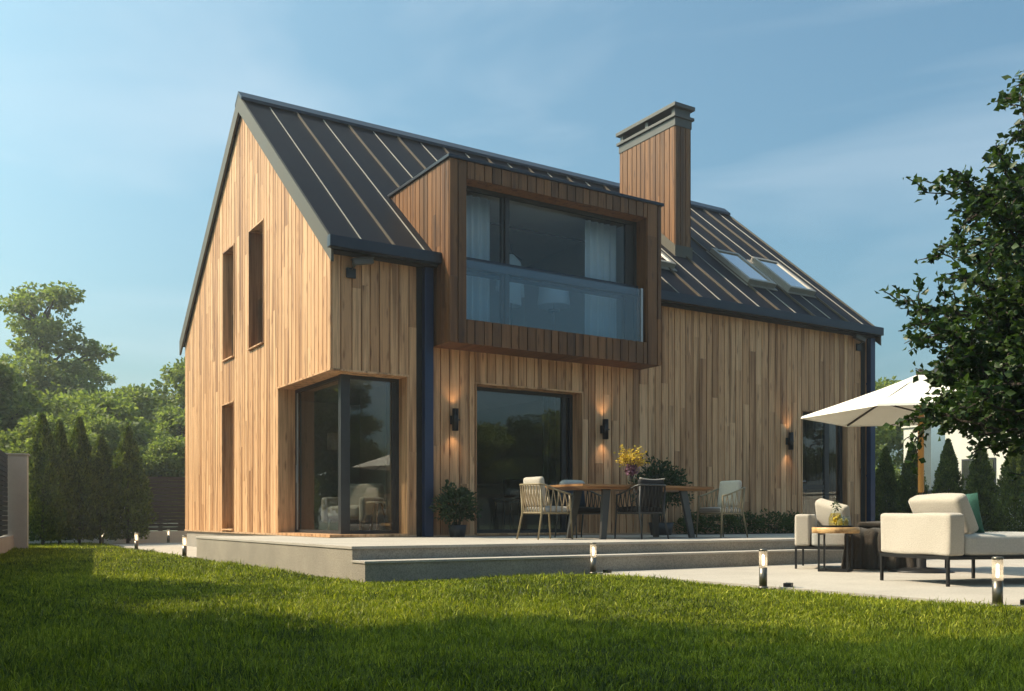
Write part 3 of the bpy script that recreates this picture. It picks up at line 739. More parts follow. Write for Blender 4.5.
vs, fs, rs, off = [], [], [], 0
for (xr, yr, dens, d0, d1, h, w_, poly) in (
        ((-1, 7), (0, 8), 9500, 2.7, 4.6, .048, .0042, LAWN), ((-2, 7), (0, 10), 6800, 4.6, 7.0, .047, .0042, LAWN),
        ((-1, 7), (2, 14), 4200, 7.0, 10.5, .046, .0040, LAWN), ((0, 5), (7, 26.5), 2000, 10.5, 25, .055, .0034, LAWN),
        ((14.55, 21.2), (2, 18), 500, 8, 26, .06, .0036, [(14.55, 2), (21.2, 2), (21.2, 18), (19.1, 18), (19.1, 8.8), (14.55, 8.8)])):
    P, dep = scatter(poly, xr, yr, dens, d0, d1)
    v, f, r = grass(P, dep, h, w_); vs.append(v); fs.append(f + off); rs.append(r); off += len(v)
g = np_mesh('grass', np.concatenate(vs), np.concatenate(fs), 'lawn', np.concatenate(rs))
tag(g, 'mown green lawn grass in front of the terrace', 'grass', kind='stuff')

# ------------------------------------------------------------------ trees
def limb_pts(a, b, sag=.15, n=5, wob=.06):
    a, b = Vector(a), Vector(b); d = b - a; out = []
    for i in range(n + 1):
        t = i / n; p = a + d * t; p.z += sag * d.length * math.sin(t * math.pi) * .5
        if 0 < i < n: p += Vector((random.gauss(0, 1), random.gauss(0, 1), random.gauss(0, .5))) * wob * d.length
        out.append(p)
    return out
def broad_tree(name, h, trunk_r, lobes, nclump, nleaf, size, mat, base_h=.25, clump_r=.75, dens=1.0, flat=.6, branch=True):
    """lobes: (x, y, z, rx, ry, rz, weight); leaf clumps at limb ends inside them"""
    root = bpy.data.objects.new(name, None); COL.objects.link(root)
    wts = np.array([l[6] for l in lobes], float); wts /= wts.sum()
    mb = MB(); top = Vector((0, 0, h * .86))
    tp = [Vector((math.sin(i * 1.3) * .05 * trunk_r * i, math.cos(i * 1.7) * .05 * trunk_r * i, h * .86 * i / 7)) for i in range(8)]
    mb.tube(tp, [trunk_r * (1.25 if i == 0 else 1 - i * .12) for i in range(8)], 10)
    cs, ds, sz = [], [], []
    for c in range(nclump):
        l = lobes[RNG.choice(len(lobes), p=wts)]
        d = RNG.normal(size=3); d /= np.linalg.norm(d); rr = RNG.uniform(.25, 1.0) ** .5
        p = np.array(l[:3]) + d * rr * np.array(l[3:6])
        r = clump_r * RNG.uniform(.55, 1.35)
        m = int(nleaf * r * r / clump_r ** 2 * RNG.uniform(.6, 1.2))
        q = RNG.normal(size=(m, 3)); q /= np.linalg.norm(q, axis=1, keepdims=True)
        q *= (RNG.uniform(.15, 1.0, (m, 1)) ** .55) * np.array([1, 1, flat]) * r
        cs.append(p + q); dd = q / (np.linalg.norm(q, axis=1, keepdims=True) + 1e-6); dd[:, 2] -= .25; ds.append(dd)
        if branch and c % 2 == 0:
            hz = min(h * .8, max(h * base_h * .8, p[2] - abs(np.hypot(p[0], p[1])) * .7))
            mb.tube(limb_pts((0, 0, hz), p, .1), [trunk_r * .36 * (1 - .85 * i / 5) + .008 for i in range(6)], 6)
    mb.build('trunk', 'bark', root)
    cs = np.concatenate(cs); ds = np.concatenate(ds)
    v, f, r = leaf_mesh(cs, np.full(len(cs), size), ds, .1, .62)
    np_mesh('crown', v, f, mat, r, root); return root
def at_tree(o, loc, rz, label, group, cat='tree', scale=1):
    o.location = loc; o.rotation_euler = (0, 0, rz); o.scale = (scale,) * 3 if isinstance(scale, (int, float)) else scale
    return tag(o, label, cat, group)

# foreground tree on the right: limbs built one by one, leaves along the twigs
nt_ = empty('leafy_tree', (7.75, 2.35, -.40), 0, 'dark leafed beech tree reaching in from the right over the umbrella', 'tree')
mb = MB(); rt = Vector((7.75, 2.35, -.40))
tr = [rt + Vector((.0 - .03 * i, .02 * i * math.sin(i), .56 * i)) for i in range(8)]
mb.tube(tr, [.11, .085, .078, .07, .06, .045, .03, .015], 10)
twigs = []
RGT = Vector((.8458, -.5335, 0)); FWD = Vector((.5335, .8458, 0))
def grow(a, b, r, lvl):
    pts = limb_pts(a, b, .12, 5, .05)
    mb.tube(pts, [r * (1 - .8 * i / 5) + .002 for i in range(6)], 5 if lvl else 7, False)
    ln = (Vector(b) - Vector(a)).length
    if lvl >= 2: twigs.append(pts); return
    nn = 11 if lvl == 0 else 7
    for k in range(nn):
        t = .25 + .75 * (k + random.random() * .6) / nn; i = min(4, int(t * 5)); p = pts[i].lerp(pts[i + 1], t * 5 - i)
        d = (Vector(b) - Vector(a)).normalized() * .75 + Vector((random.gauss(0, .5), random.gauss(0, .5), random.gauss(.05, .38)))
        grow(p, p + d.normalized() * ln * random.uniform(.26, .46) * (1.15 - .5 * t), r * .42, lvl + 1)
    twigs.append(pts[2:])
def tgt(lat, dep, z): return RGT * (lat + .30) + FWD * dep + Vector((0, 0, z))
LIMBS = [(3.05, 6.2, 2.85), (3.3, 6.0, 3.05), (3.2, 6.4, 2.4), (3.45, 6.3, 2.75), (3.0, 6.2, 2.05), (3.3, 6.1, 1.7), (3.5, 5.9, 2.2), (3.1, 6.4, .95), (2.69, 6.3, 2.38), (3.01, 6.0, 2.41), (3.27, 6.2, 2.71), (3.49, 6.5, 3.14), (3.27, 6.2, 3.17), (3.04, 6.4, 2.35), (2.69, 5.8, 2.0), (3.16, 6.1, 2.09), (3.19, 6.5, 1.97), (2.77, 5.9, 1.66), (2.81, 6.2, 1.53), (2.69, 6.3, 1.38), (3.1, 6.6, 1.47), (2.66, 6.0, 1.14), (2.85, 5.8, 1.14), (2.65, 6.2, 1.13), (2.9, 6.4, 0.98), (2.61, 5.9, 0.81), (2.98, 6.2, 0.87), (3.04, 6.0, 0.79), (3.36, 6.3, 0.87), (3.34, 6.6, 1.14), (2.95, 5.7, 1.43), (3.36, 6.3, 1.81), (3.18, 5.9, 2.22), (3.35, 6.1, 1.25), (3.33, 6.0, 2.57), (3.64, 6.5, 2.14), (3.25, 5.8, 0.99), (3.18, 6.7, 1.22), (3.36, 6.7, 1.77), (3.59, 6.8, 1.14), (3.6, 6.2, 2.97), (3.6, 6.2, 1.53), (2.98, 6.5, 1.11), (3.28, 6.4, 1.4), (3.59, 6.6, 1.64), (3.5, 6.5, 0.99), (3.01, 6.2, 1.53)]
for (la, de, z) in LIMBS:
    zs = max(.4, z - .75 * random.uniform(.6, 1.1)); i = min(6, int((zs + .4) / .56)); a = tr[i].lerp(tr[i + 1], ((zs + .4) / .56) % 1)
    grow(a, tgt(la, de, z), .022, 0)
for k in range(16):
    an = random.uniform(-1.9, 1.4); z = random.uniform(.6, 3.2); d = Vector((math.cos(an), math.sin(an), 0)) * random.uniform(1.0, 2.0) * (1 - .12 * z)
    grow(tr[min(6, int(z / .56 + .2))], rt + d + Vector((0, 0, z + .5)), .03, 0)
cs, ds = [], []
for pts in twigs:
    ln = sum((pts[i + 1] - pts[i]).length for i in range(len(pts) - 1)); m = max(8, int(ln * 74))
    for k in range(m):
        t = random.random() * (len(pts) - 1); i = min(len(pts) - 2, int(t)); p = pts[i].lerp(pts[i + 1], t - i)
        d = (pts[i + 1] - pts[i]).normalized() * .6 + Vector((random.gauss(0, .7), random.gauss(0, .7), random.gauss(-.05, .4)))
        cs.append(p + Vector((random.gauss(0, .017), random.gauss(0, .017), random.gauss(0, .015)))); ds.append(d)
mb.build('trunk', 'bark', nt_, True)
cs = np.array([c[:] for c in cs]) - np.array(nt_.location); ds = np.array([d[:] for d in ds])
v, f, r = leaf_mesh(cs, np.full(len(cs), .050), ds, .15, .72, .3)
np_mesh('crown', v, f, 'leaf_near', r, nt_)

# slim thujas: dense upright sprays round a short stem
def thuja(name, h, rad, n, size, lean=0.0):
    root = bpy.data.objects.new(name, None); COL.objects.link(root)
    t = RNG.uniform(0, 1, n) ** .8; an = RNG.uniform(0, 2 * np.pi, n)
    prof = np.sin(np.clip((t * .93 + .07), 0, 1) ** .62 * np.pi) ** .8 * (1 - .25 * t)
    ph = RNG.uniform(0, 6, 8)
    lob = 1 + .16 * np.sin(an * 5 + ph[0] + t * 6) + .12 * np.sin(an * 9 - t * 17 + ph[1]) + .10 * np.sin(t * 38 + an * 3 + ph[2])
    rr = rad * prof * lob * (RNG.uniform(.0, 1, n) ** .28)
    z = .16 + t * (h - .16)
    c = np.column_stack([rr * np.cos(an), rr * np.sin(an), z])
    d = np.column_stack([np.cos(an) * .55, np.sin(an) * .55, np.full(n, 1.0)])
    v, f, r = leaf_mesh(c, np.full(n, size), d, 0, .5, .2)
    mb = MB(); mb.tube([(0, 0, 0), (.01, 0, .3), (0, .01, h * .85)], [.05, .04, .01], 7)
    for k in range(7):
        a = k * .9; mb.tube([(0, 0, .1 + .03 * k), (math.cos(a) * rad * .5, math.sin(a) * rad * .5, .45 + .05 * k)], [.014, .005], 5)
    mb.build('trunk', 'bark', root); np_mesh('crown', v, f, 'leaf_dark', r, root); return root
T0 = thuja('thuja_tree', 3.2, .62, 15000, .085); T1 = thuja('thuja_tree', 2.9, .5, 13000, .085)
LT = [(2.44, 24.1, 1.0, 'tall dark thuja beside the pale pillar of the left fence'), (2.86, 24.6, 1.0, 'slim thuja, second from the left fence pillar, crowded by its neighbours'),
      (3.33, 24.9, 1.0, 'middle thuja of the five along the back of the lawn'), (3.84, 25.1, .93, 'thuja standing left of the white fence pillar'),
      (4.50, 25.3, .97, 'broad thuja standing alone by the path, nearest the house corner')]
for i, (x, y, s, lb) in enumerate(LT):
    src = T0 if i % 2 == 0 else T1; wid = [.82, .70, .76, .82, .9][i] * (1 if i % 2 == 0 else 1.15); hh = [.95, 1.02, .97, .93, .93][i]
    o = src if i < 2 else dup(src)
    at_tree(o, (x, y, -.4), i * 1.7, lb, 'thujas along the back fence', 'tree', (wid, wid, hh))
RTJ = [(20.6, 15.05, .80, 'slim thuja by the garden wall next to the house wall'), (20.6, 14.3, .84, 'thuja in front of the tall white pillar'),
       (20.6, 13.35, .83, 'thuja just right of the umbrella pole'), (20.6, 12.55, .80, 'thuja behind the green pillow'),
       (20.6, 11.75, .83, 'thuja at the right end of the row by the garden wall')]
for i, (x, y, s, lb) in enumerate(RTJ):
    at_tree(dup(T1 if i % 2 else T0), (x, y, -.4), i * 2.1 + 1, lb, 'thujas along the garden wall', 'tree', ((.66, .66, s * .95) if i % 2 == 0 else (.8, .8, s * 1.03)))

# woodland beyond the back fence
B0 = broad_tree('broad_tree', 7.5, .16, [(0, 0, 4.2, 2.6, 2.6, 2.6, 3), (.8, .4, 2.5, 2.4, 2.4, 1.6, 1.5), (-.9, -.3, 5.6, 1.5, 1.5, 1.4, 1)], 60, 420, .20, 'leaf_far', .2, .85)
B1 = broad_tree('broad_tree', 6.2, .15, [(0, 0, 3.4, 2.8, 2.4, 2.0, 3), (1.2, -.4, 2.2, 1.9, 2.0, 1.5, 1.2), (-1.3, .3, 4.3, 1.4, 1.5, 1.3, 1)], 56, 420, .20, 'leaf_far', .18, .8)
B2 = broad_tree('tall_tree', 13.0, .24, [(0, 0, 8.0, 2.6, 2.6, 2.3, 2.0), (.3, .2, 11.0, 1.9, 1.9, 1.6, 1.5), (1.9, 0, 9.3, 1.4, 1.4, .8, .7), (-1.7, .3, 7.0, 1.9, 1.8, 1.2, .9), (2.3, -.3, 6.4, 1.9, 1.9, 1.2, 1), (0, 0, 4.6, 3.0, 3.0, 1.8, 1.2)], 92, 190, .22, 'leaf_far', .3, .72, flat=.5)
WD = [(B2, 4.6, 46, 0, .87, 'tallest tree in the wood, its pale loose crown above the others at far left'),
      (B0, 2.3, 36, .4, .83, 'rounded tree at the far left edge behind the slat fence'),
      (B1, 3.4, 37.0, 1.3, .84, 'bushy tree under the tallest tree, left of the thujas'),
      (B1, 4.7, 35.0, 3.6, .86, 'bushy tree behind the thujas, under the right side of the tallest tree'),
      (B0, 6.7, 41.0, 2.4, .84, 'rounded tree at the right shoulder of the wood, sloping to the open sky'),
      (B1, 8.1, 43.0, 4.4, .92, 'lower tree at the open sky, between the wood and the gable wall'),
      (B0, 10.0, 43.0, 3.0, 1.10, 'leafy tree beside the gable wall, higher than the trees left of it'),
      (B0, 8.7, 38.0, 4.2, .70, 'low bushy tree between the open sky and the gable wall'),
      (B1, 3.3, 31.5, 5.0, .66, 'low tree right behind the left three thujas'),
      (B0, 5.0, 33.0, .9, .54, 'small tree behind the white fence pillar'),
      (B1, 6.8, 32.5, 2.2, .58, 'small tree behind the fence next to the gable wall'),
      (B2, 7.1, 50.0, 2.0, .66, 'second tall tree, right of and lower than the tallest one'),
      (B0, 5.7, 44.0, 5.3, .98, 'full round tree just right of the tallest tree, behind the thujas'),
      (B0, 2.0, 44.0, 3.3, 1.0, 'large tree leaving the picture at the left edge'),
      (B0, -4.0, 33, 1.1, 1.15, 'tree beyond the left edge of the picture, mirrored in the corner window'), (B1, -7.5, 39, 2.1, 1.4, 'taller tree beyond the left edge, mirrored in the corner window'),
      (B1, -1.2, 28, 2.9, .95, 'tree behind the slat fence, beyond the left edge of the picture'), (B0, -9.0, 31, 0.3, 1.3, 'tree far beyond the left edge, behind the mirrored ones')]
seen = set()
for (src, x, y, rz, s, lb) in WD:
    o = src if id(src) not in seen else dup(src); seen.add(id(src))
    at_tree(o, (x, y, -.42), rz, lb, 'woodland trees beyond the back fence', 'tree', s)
for i, (x, y, s, lb) in enumerate(((29.5, 23.8, .75, 'green tree between the house end and the white pillar'), (27.5, 20.6, .42, 'small tree behind the row of thujas beside the white pillar'),
                       (25.3, 13.2, .46, 'small tree behind the garden wall, in front of the neighbouring house'), (25.0, 11.6, .5, 'bushy tree behind the garden wall at the far right'), (36, 27.5, .95, 'tree far behind the house end, its top just above the garden wall'))):
    at_tree(dup(B0 if i % 2 == 0 else B1), (x, y, -.42), i * 2.0, lb, 'trees behind the garden wall', 'tree', s)
# trees on the near side: they shade the lawn and show in the window glass
M1 = broad_tree('shade_tree', 8.0, .18, [(0, 0, 5.2, 2.0, 2.0, 2.3, 3), (.5, .4, 3.7, 1.8, 1.8, 1.0, 1), (-.4, .2, 6.9, 1.1, 1.1, 1.0, 1)], 54, 380, .15, 'leaf_mid', .3, .75)
SH = [(-2.95, 6.1, 0, .90, 'tree on the left beyond the picture, nearest the camera, shading the front lawn'), (-5.4, 8.0, 1.2, 1.28, 'taller tree on the left beyond the picture, behind the nearest shade tree'),
      (-3.6, 6.8, 4.0, (1.08, 1.08, 1.45), 'slim tall tree between the nearest shade tree and the taller one'), (-8.8, 10.6, 2.2, 1.6, 'tallest shade tree left of the lawn'), (-5.2, 13.4, 3.1, 1.1, 'slender shade tree left of the slat fence'), (-8.5, 5.5, .6, 1.2, 'tree far left of the camera')]
for i, (x, y, rz, s, lb) in enumerate(SH):
    at_tree(M1 if i == 0 else dup(M1), (x, y, -.42), rz, lb, 'shade trees left of the lawn', 'tree', s)
BK = [(13.5, -17, .85), (16.5, -15, 1.0), (19.0, -17, .78), (22.5, -16, .9), (25.5, -17.5, 1.0), (28, -16, .8), (31.5, -15.5, 1.15), (35, -17, .85), (39, -16, 1.0), (43, -16, .9), (10, -16, .95), (48, -15, 1.1)]
for i, (x, y, s) in enumerate(BK):
    at_tree(dup(M1 if i % 2 else B1), (x, y, -.42), i * 1.1, 'tree in the row behind the camera, mirrored in the window glass', 'trees mirrored in the windows', 'tree', s)

# ------------------------------------------------------------------ bollards, wall lamps, cameras
def bollard(loc, label, group):
    t = empty('bollard_light', loc, 0, label, 'garden light', group)
    mb = MB(); mb.lathe([(.036, 0), (.036, .185)], 18); mb.lathe([(.046, -.004), (.046, .012), (.036, .016)], 18); mb.build('post', 'steel', t)
    mb = MB(); mb.lathe([(.037, .187), (.037, .335)], 18); mb.build('glass_tube', 'lampglass', t)
    mb = MB(); mb.lathe([(.004, .205), (.011, .212), (.011, .298), (.004, .305)], 10); mb.build('lamp_tube', 'glow', t)
    mb = MB(); mb.lathe([(.039, .336), (.039, .35), (.03, .356)], 18); mb.build('cap', 'steel', t)
    return t
ZG = -.372
B = bollard((6.58, 8.68, ZG + .03), 'lit bollard at the corner of patio and lower step', 'lit bollard lights')
for x, y, z, lb in ((6.5, 6.03, ZG + .03, 'lit bollard at the middle of the patio edge, in front of the step'),
                    (6.58, 3.88, ZG + .03, 'nearest lit bollard, at the patio edge in front of the sofa'),
                    (3.70, 15.9, ZG + .03, 'lit bollard beside the far corner of the terrace'),
                    (3.70, 19.9, ZG + .03, 'lit bollard on the path edge in front of the broad thuja'),
                    (3.86, 25.0, ZG, 'lit bollard between the thujas at the back of the lawn'),
                    (5.55, 25.6, ZG + .03, 'lit bollard in front of the black back fence')):
    dup(B, (x, y, z), 0, lb)
def spike(loc, rz, label):
    t = empty('ground_spotlight', loc, rz, label, 'spotlight', 'small black ground spotlights')
    mb = MB(); mb.bbox((-.05, -.035, 0), (.05, .035, .035), .006); mb.build('housing', 'black', t)
    mb = MB(); mb.lathe([(.02, .035), (.02, .042)], 12); mb.build('lens', 'clear', t)
    return t
SPK = spike((6.72, 8.60, -.335), .5, 'small black ground box beside the bollard at the step corner')
dup(SPK, (6.74, 5.95, -.335), .5, 'small black ground box beside the middle bollard of the patio edge')
dup(SPK, (6.8, 3.80, -.335), .5, 'small black ground box beside the nearest bollard')

def wall_lamp(x, label):
    t = empty('wall_lamp', (x, YW - .10, 1.86), 0, label, 'wall lamp', 'black up and down wall lamps')
    mb = MB(); mb.lathe([(.030, -.165), (.052, -.175), (.052, .175), (.030, .165)], 20, closed=False); mb.build('shade', 'black', t)
    mb = MB(); mb.bbox((-.045, .055, -.07), (.045, .10, .07), .006); mb.tube([(0, .05, 0), (0, .06, 0)], .02); mb.tube([(.05, 0, 0), (.085, 0, 0)], .012); mb.build('bracket', 'black', t)
    mb = MB(); mb.lathe([(.001, .13), (.034, .13)], 14, closed=False); mb.lathe([(.001, -.13), (.034, -.13)], 14, closed=False); mb.build('lens', 'wallglow', t)
    for sg in (1, -1):
        l = bpy.data.lights.new('lamp_beam', 'SPOT'); l.energy = 3.2; l.color = (1, .68, .38); l.spot_size = R(95); l.spot_blend = .8; l.shadow_soft_size = .03
        lo = bpy.data.objects.new('lamp_beam', l); COL.objects.link(lo); lo.parent = t; lo.location = (0, 0, sg * .17); lo.rotation_euler = (math.pi if sg > 0 else 0, 0, 0)
    return t
wall_lamp(7.24, 'lit black wall lamp between the downpipe and the large terrace window')
wall_lamp(10.25, 'lit black wall lamp just right of the large terrace window')
wall_lamp(14.99, 'lit black wall lamp beside the glazed side door')

def camera_box(x, z, label, flip=1):
    t = empty('security_camera', (x, YW - .01, z), 0, label, 'security camera', 'small security cameras under the eaves')
    mb = MB(); mb.bbox((-.075, -.03, -.11), (.075, .0, .04), .008); mb.build('wall_box', 'pot', t)
    mb = MB(); mb.tube([(0, -.02, .02), (flip * .02, -.10, .05), (flip * .06, -.12, .10)], .014, 8); mb.build('arm', 'chim_metal', t)
    mb = MB(); m_ = Matrix.Translation((flip * .14, -.14, .12)) @ Matrix.Rotation(flip * R(-12), 4, 'Y'); mb.bbox((-.16, -.045, -.035), (.16, .045, .045), .012, m_)
    mb.bbox((-.17, -.052, .047), (.18, .052, .06), .004, m_); mb.build('housing', 'chim_metal', t)
    return t
camera_box(5.50, 4.0, 'small security camera under the left end of the gutter')
camera_box(17.20, 4.02, 'small security camera under the eaves at the far right end of the wall', -1)

# ------------------------------------------------------------------ dining set
def dining_chair(loc, rz, rope, leg, seat_mat, back_mat, label, head=None):
    t = empty('dining_chair', loc, rz, label, 'chair', 'woven dining chairs on the terrace'); t.scale = (.9, .9, .95)
    zs, za, zb = .40, .66, .80
    FL, BL = (.27, .27), (-.22, .25)
    for sy in (-1, 1):
        mb = MB(); mb.tube([(.30, sy * .275, 0), (.27, sy * .27, .4), (.25, sy * .27, za)], [.012, .016, .014], 8); mb.build('leg', leg, t)
        mb = MB(); mb.tube([(-.36, sy * .27, 0), (-.27, sy * .245, .4), (-.30, sy * .25, zb)], [.012, .017, .012], 8); mb.build('leg', leg, t)
    rail = []
    for k in range(25):                              # U-shaped top rail: front left arm, round the back, front right arm
        u = k / 24 * 2 - 1; au = abs(u)
        if au > .45: f_ = (au - .45) / .55; x = -.27 + f_ * .53; y = math.copysign(.285 - .01 * f_, u); z = za + (zb - za) * (1 - f_) ** 1.3
        else: x = -.31 - .02 * math.cos(u / .45 * math.pi / 2); y = u / .45 * .27; z = zb
        rail.append((x, y, z))
    mb = MB(); mb.tube(rail, .014, 8); mb.build('top_rail', leg, t)
    low = []
    for k in range(25):
        u = k / 24 * 2 - 1; au = abs(u)
        if au > .45: f_ = (au - .45) / .55; low.append((-.24 + f_ * .5, math.copysign(.265, u), zs - .01))
        else: low.append((-.265, u / .45 * .25, zs - .01))
    mb = MB(); mb.tube(low + [low[0]], .012, 6); mb.box((-.24, -.25, zs - .03), (.26, .25, zs - .012)); mb.build('seat_frame', leg, t)
    def at(path, s):
        s = max(0, min(23.999, s * 24)); i = int(s); a, b = Vector(path[i]), Vector(path[i + 1]); return a.lerp(b, s - i)
    mb = MB(); ns = 17
    for k in range(ns + 1):
        s = k / ns
        for dsx in (-.035, .035):
            a, b = at(rail, s), at(low, min(1, max(0, s + dsx)))
            mid = a.lerp(b, .5); mid += Vector((mid.x, mid.y, 0)).normalized() * .012
            mb.tube([a, mid, b], .0085, 5, False)
    mb.build('rope_weave', rope, t)
    mb = MB(); mb.cushion((.52, .50, .085), .035, .015, 12, Matrix.Translation((.03, 0, zs + .035))); mb.build('seat_cushion', seat_mat, t)
    mb = MB(); hh = head or .42
    m_ = Matrix.Translation((-.215, 0, zs + .08 + hh / 2)) @ Matrix.Rotation(R(-9), 4, 'Y') @ Matrix.Rotation(R(90), 4, 'Y')
    mb.cushion((hh, .46, .10), .045, .02, 12, m_); mb.build('back_cushion', back_mat, t)
    return t
def stripes(name, c1, c2, axis, freq):
    m, nt, out = new_mat(name); v, _ = coords(nt); wv = N(nt, 'ShaderNodeTexWave', i_Scale=freq, i_Distortion=.6); wv.bands_direction = axis
    L(nt, v, wv.inputs['Vector']); r = ramp(nt, wv.outputs['Fac'], [(.45, c1), (.55, c2)])
    p = N(nt, 'ShaderNodeBsdfPrincipled', i_Roughness=.9); L(nt, r.outputs[0], p.inputs['Base Color']); L(nt, p.outputs[0], out.inputs[0]); M[name] = m
stripes('striped_fabric', (.62, .56, .48), (.22, .19, .16), 'X', 6.0)
TCX, TCY = 8.88, 10.80
dining_chair((7.41, 10.86, 0), .06, 'rope', 'chairleg', 'greyfab', 'boucle', 'tan woven armchair with white back cushion at the left end of the table', .43)
dining_chair((10.38, 10.48, 0), math.pi + .05, 'rope', 'chairleg', 'striped_fabric', 'boucle', 'pale woven armchair with striped seat at the right end of the table', .44)
dining_chair((8.74, 10.42, 0), R(90), 'rope_dark', 'chairleg_dark', 'blackfab', 'blackfab', 'black woven armchair with its back to the lawn at the near side of the table', .38)
dining_chair((8.47, 11.50, 0), R(-92), 'rope_dark', 'chairleg_dark', 'blackfab', 'bluefab', 'dark armchair with pale blue top cushion on the far side of the table', .34)
cu = empty('head_cushion', (8.47, 11.70, .79), 0, 'pale grey cushion laid along the back of the dark armchair behind the table', 'cushion')
mb = MB(); mb.cushion((.44, .14, .16), .06, .01, 10, Matrix.Rotation(R(-10), 4, 'X')); mb.build('cover', 'greyfab', cu)
wc = empty('piped_cushion', (8.74, 10.19, .80), 0, 'black cushion with white piping hung over the back of the black armchair', 'cushion')
mb = MB(); mb.cushion((.44, .10, .09), .04, .0, 10); mb.build('cover', 'blackfab', wc)
mb = MB(); mb.tube([(-.225 + .45 * k / 14, -.03, .052 - .02 * math.sin(k / 14 * math.pi)) for k in range(15)], .011, 6); mb.build('piping', 'boucle', wc)

tb = empty('dining_table', (TCX, TCY, 0), 0, 'long teak dining table with splayed dark steel legs on the terrace', 'table')
mb = MB(); hl, hw = 1.22, .46
mb.add([(sx * (hl - .0), sy * hw, .765) for sx, sy in ((-1, -1), (1, -1), (1, 1), (-1, 1))] + [(sx * hl, sy * hw, .735) for sx, sy in ((-1, -1), (1, -1), (1, 1), (-1, 1))] +
       [(sx * (hl - .09), sy * (hw - .07), .70) for sx, sy in ((-1, -1), (1, -1), (1, 1), (-1, 1))],
       [(0, 1, 2, 3), (4, 5, 1, 0), (5, 6, 2, 1), (6, 7, 3, 2), (7, 4, 0, 3), (8, 9, 5, 4), (9, 10, 6, 5), (10, 11, 7, 6), (11, 8, 4, 7), (11, 10, 9, 8)])
mb.build('tabletop', 'table_wood', tb)
for sx in (-1, 1):
    for sy in (-1, 1):
        mb = MB(); a = Vector((sx * .72, sy * .33, .70)); b = Vector((sx * .83, sy * .40, 0))
        for q in (0,): 
            w1, w2 = .065, .045
            v = [(p.x + dx * w_, p.y + dy * .022, p.z) for p, w_ in ((b, w2), (a, w1)) for dx, dy in ((-1, -1), (1, -1), (1, 1), (-1, 1))]
            mb.add(v, [(3, 2, 1, 0), (4, 5, 6, 7), (0, 1, 5, 4), (1, 2, 6, 5), (2, 3, 7, 6), (3, 0, 4, 7)])
        mb.build('leg', 'chairleg_dark', tb)
# vase with yellow branches
vz = empty('flower_vase', (8.84, 10.75, .767), 0, 'glass vase of yellow blossom branches and violet flowers on the dining table', 'vase')
mb = MB(); mb.lathe([(.05, 0), (.062, .03), (.058, .12), (.045, .2), (.052, .24)], 20, closed=False); mb.lathe([(.001, .004), (.05, .004)], 20, closed=False); mb.build('glass', 'clear', vz)
mb = MB(); tips = []
for k in range(26):
    an = random.uniform(0, 6.28); rr = random.uniform(.05, .27); zz = random.uniform(.30, .60); 
    pts = [(0, 0, .02), (math.cos(an) * .03, math.sin(an) * .03, .24), (math.cos(an) * rr * .6, math.sin(an) * rr * .6, (.24 + zz) / 2 + .04), (math.cos(an) * rr, math.sin(an) * rr, zz)]
    mb.tube(pts, [.004, .004, .003, .002], 5, False); tips.append([Vector(p) for p in pts])
mb.build('stem', 'bark', vz)
cs = []
for pts in tips:
    for k in range(25): cs.append(pts[2].lerp(pts[3], random.uniform(-.25, 1.05)) + Vector((random.gauss(0, .024), random.gauss(0, .024), random.gauss(0, .024))))
v, f, r = leaf_mesh(np.array([c[:] for c in cs]), np.full(len(cs), .036), None, 0, .7); np_mesh('blossom', v, f, 'petal', r, vz)
cs = [(random.gauss(-.03, .035), random.gauss(-.04, .035), random.gauss(.24, .03)) for k in range(220)]
v, f, r = leaf_mesh(np.array(cs), np.full(len(cs), .05), None, .3, .7); np_mesh('violet_flower', v, f, 'violet', r, vz)

# ------------------------------------------------------------------ pots and shrubs
def bush(name, centre, rad, n, size, mat, parent, droop=.1):
    q = RNG.normal(size=(n, 3)); q /= np.linalg.norm(q, axis=1, keepdims=True)
    lob = 1 + .22 * np.sin(q[:, 0] * 5 + q[:, 2] * 4) + .18 * np.sin(q[:, 1] * 7 + q[:, 2] * 6 + 1)
    q2 = q * (RNG.uniform(.2, 1, (n, 1)) ** .5) * lob[:, None] * np.array(rad)
    d = q.copy(); d[:, 2] += .3
    v, f, r = leaf_mesh(q2 + np.array(centre), np.full(n, size), d, droop, .55)
    return np_mesh(name, v, f, mat, r, parent)
def potted(loc, pr, ph, bc, br, n, label):
    t = empty('potted_plant', loc, 0, label, 'potted plant')
    mb = MB(); mb.lathe([(pr * .8, 0), (pr, ph), (pr * .9, ph), (pr * .86, ph - .03)], 24); mb.build('pot', 'pot', t)
    mb = MB()
    for k in range(9):
        a = k * .7; mb.tube([(math.cos(a) * .03, math.sin(a) * .03, ph - .05), (math.cos(a) * br[0] * .3, math.sin(a) * br[1] * .3, bc - br[2] * .3), (math.cos(a) * br[0] * .7, math.sin(a) * br[1] * .7, bc + .1)], [.009, .006, .003], 5)
    mb.build('stem', 'bark', t)
    bush('foliage', (0, 0, bc), br, n, .06, 'leaf_pot', t)
    return t
potted((7.14, 12.92, 0), .145, .19, .52, (.33, .22, .27), 1900, 'bushy plant in a black pot left of the large terrace window')
potted((10.95, 12.5, 0), .22, .22, .88, (.52, .34, .40), 3200, 'large bushy plant in a black pot behind the dining table')
sheet('planting_bed', [(11.9, 12.45), (15.3, 12.45), (15.3, 13.2), (11.9, 13.2)], .006, 'earth', thick=.004)
SB = [(12.05, 12.85, .26), (12.75, 12.8, .31), (13.4, 12.85, .28), (14.1, 12.8, .33), (14.8, 12.85, .27)]
names = ['low round shrub by the wall behind the right hand dining chair', 'low shrub at the wall, second from the dining chair', 'middle low shrub of the row at the wall foot', 'largest low shrub at the wall foot left of the wall lamp', 'low shrub at the wall foot just left of the boucle lounge arm']
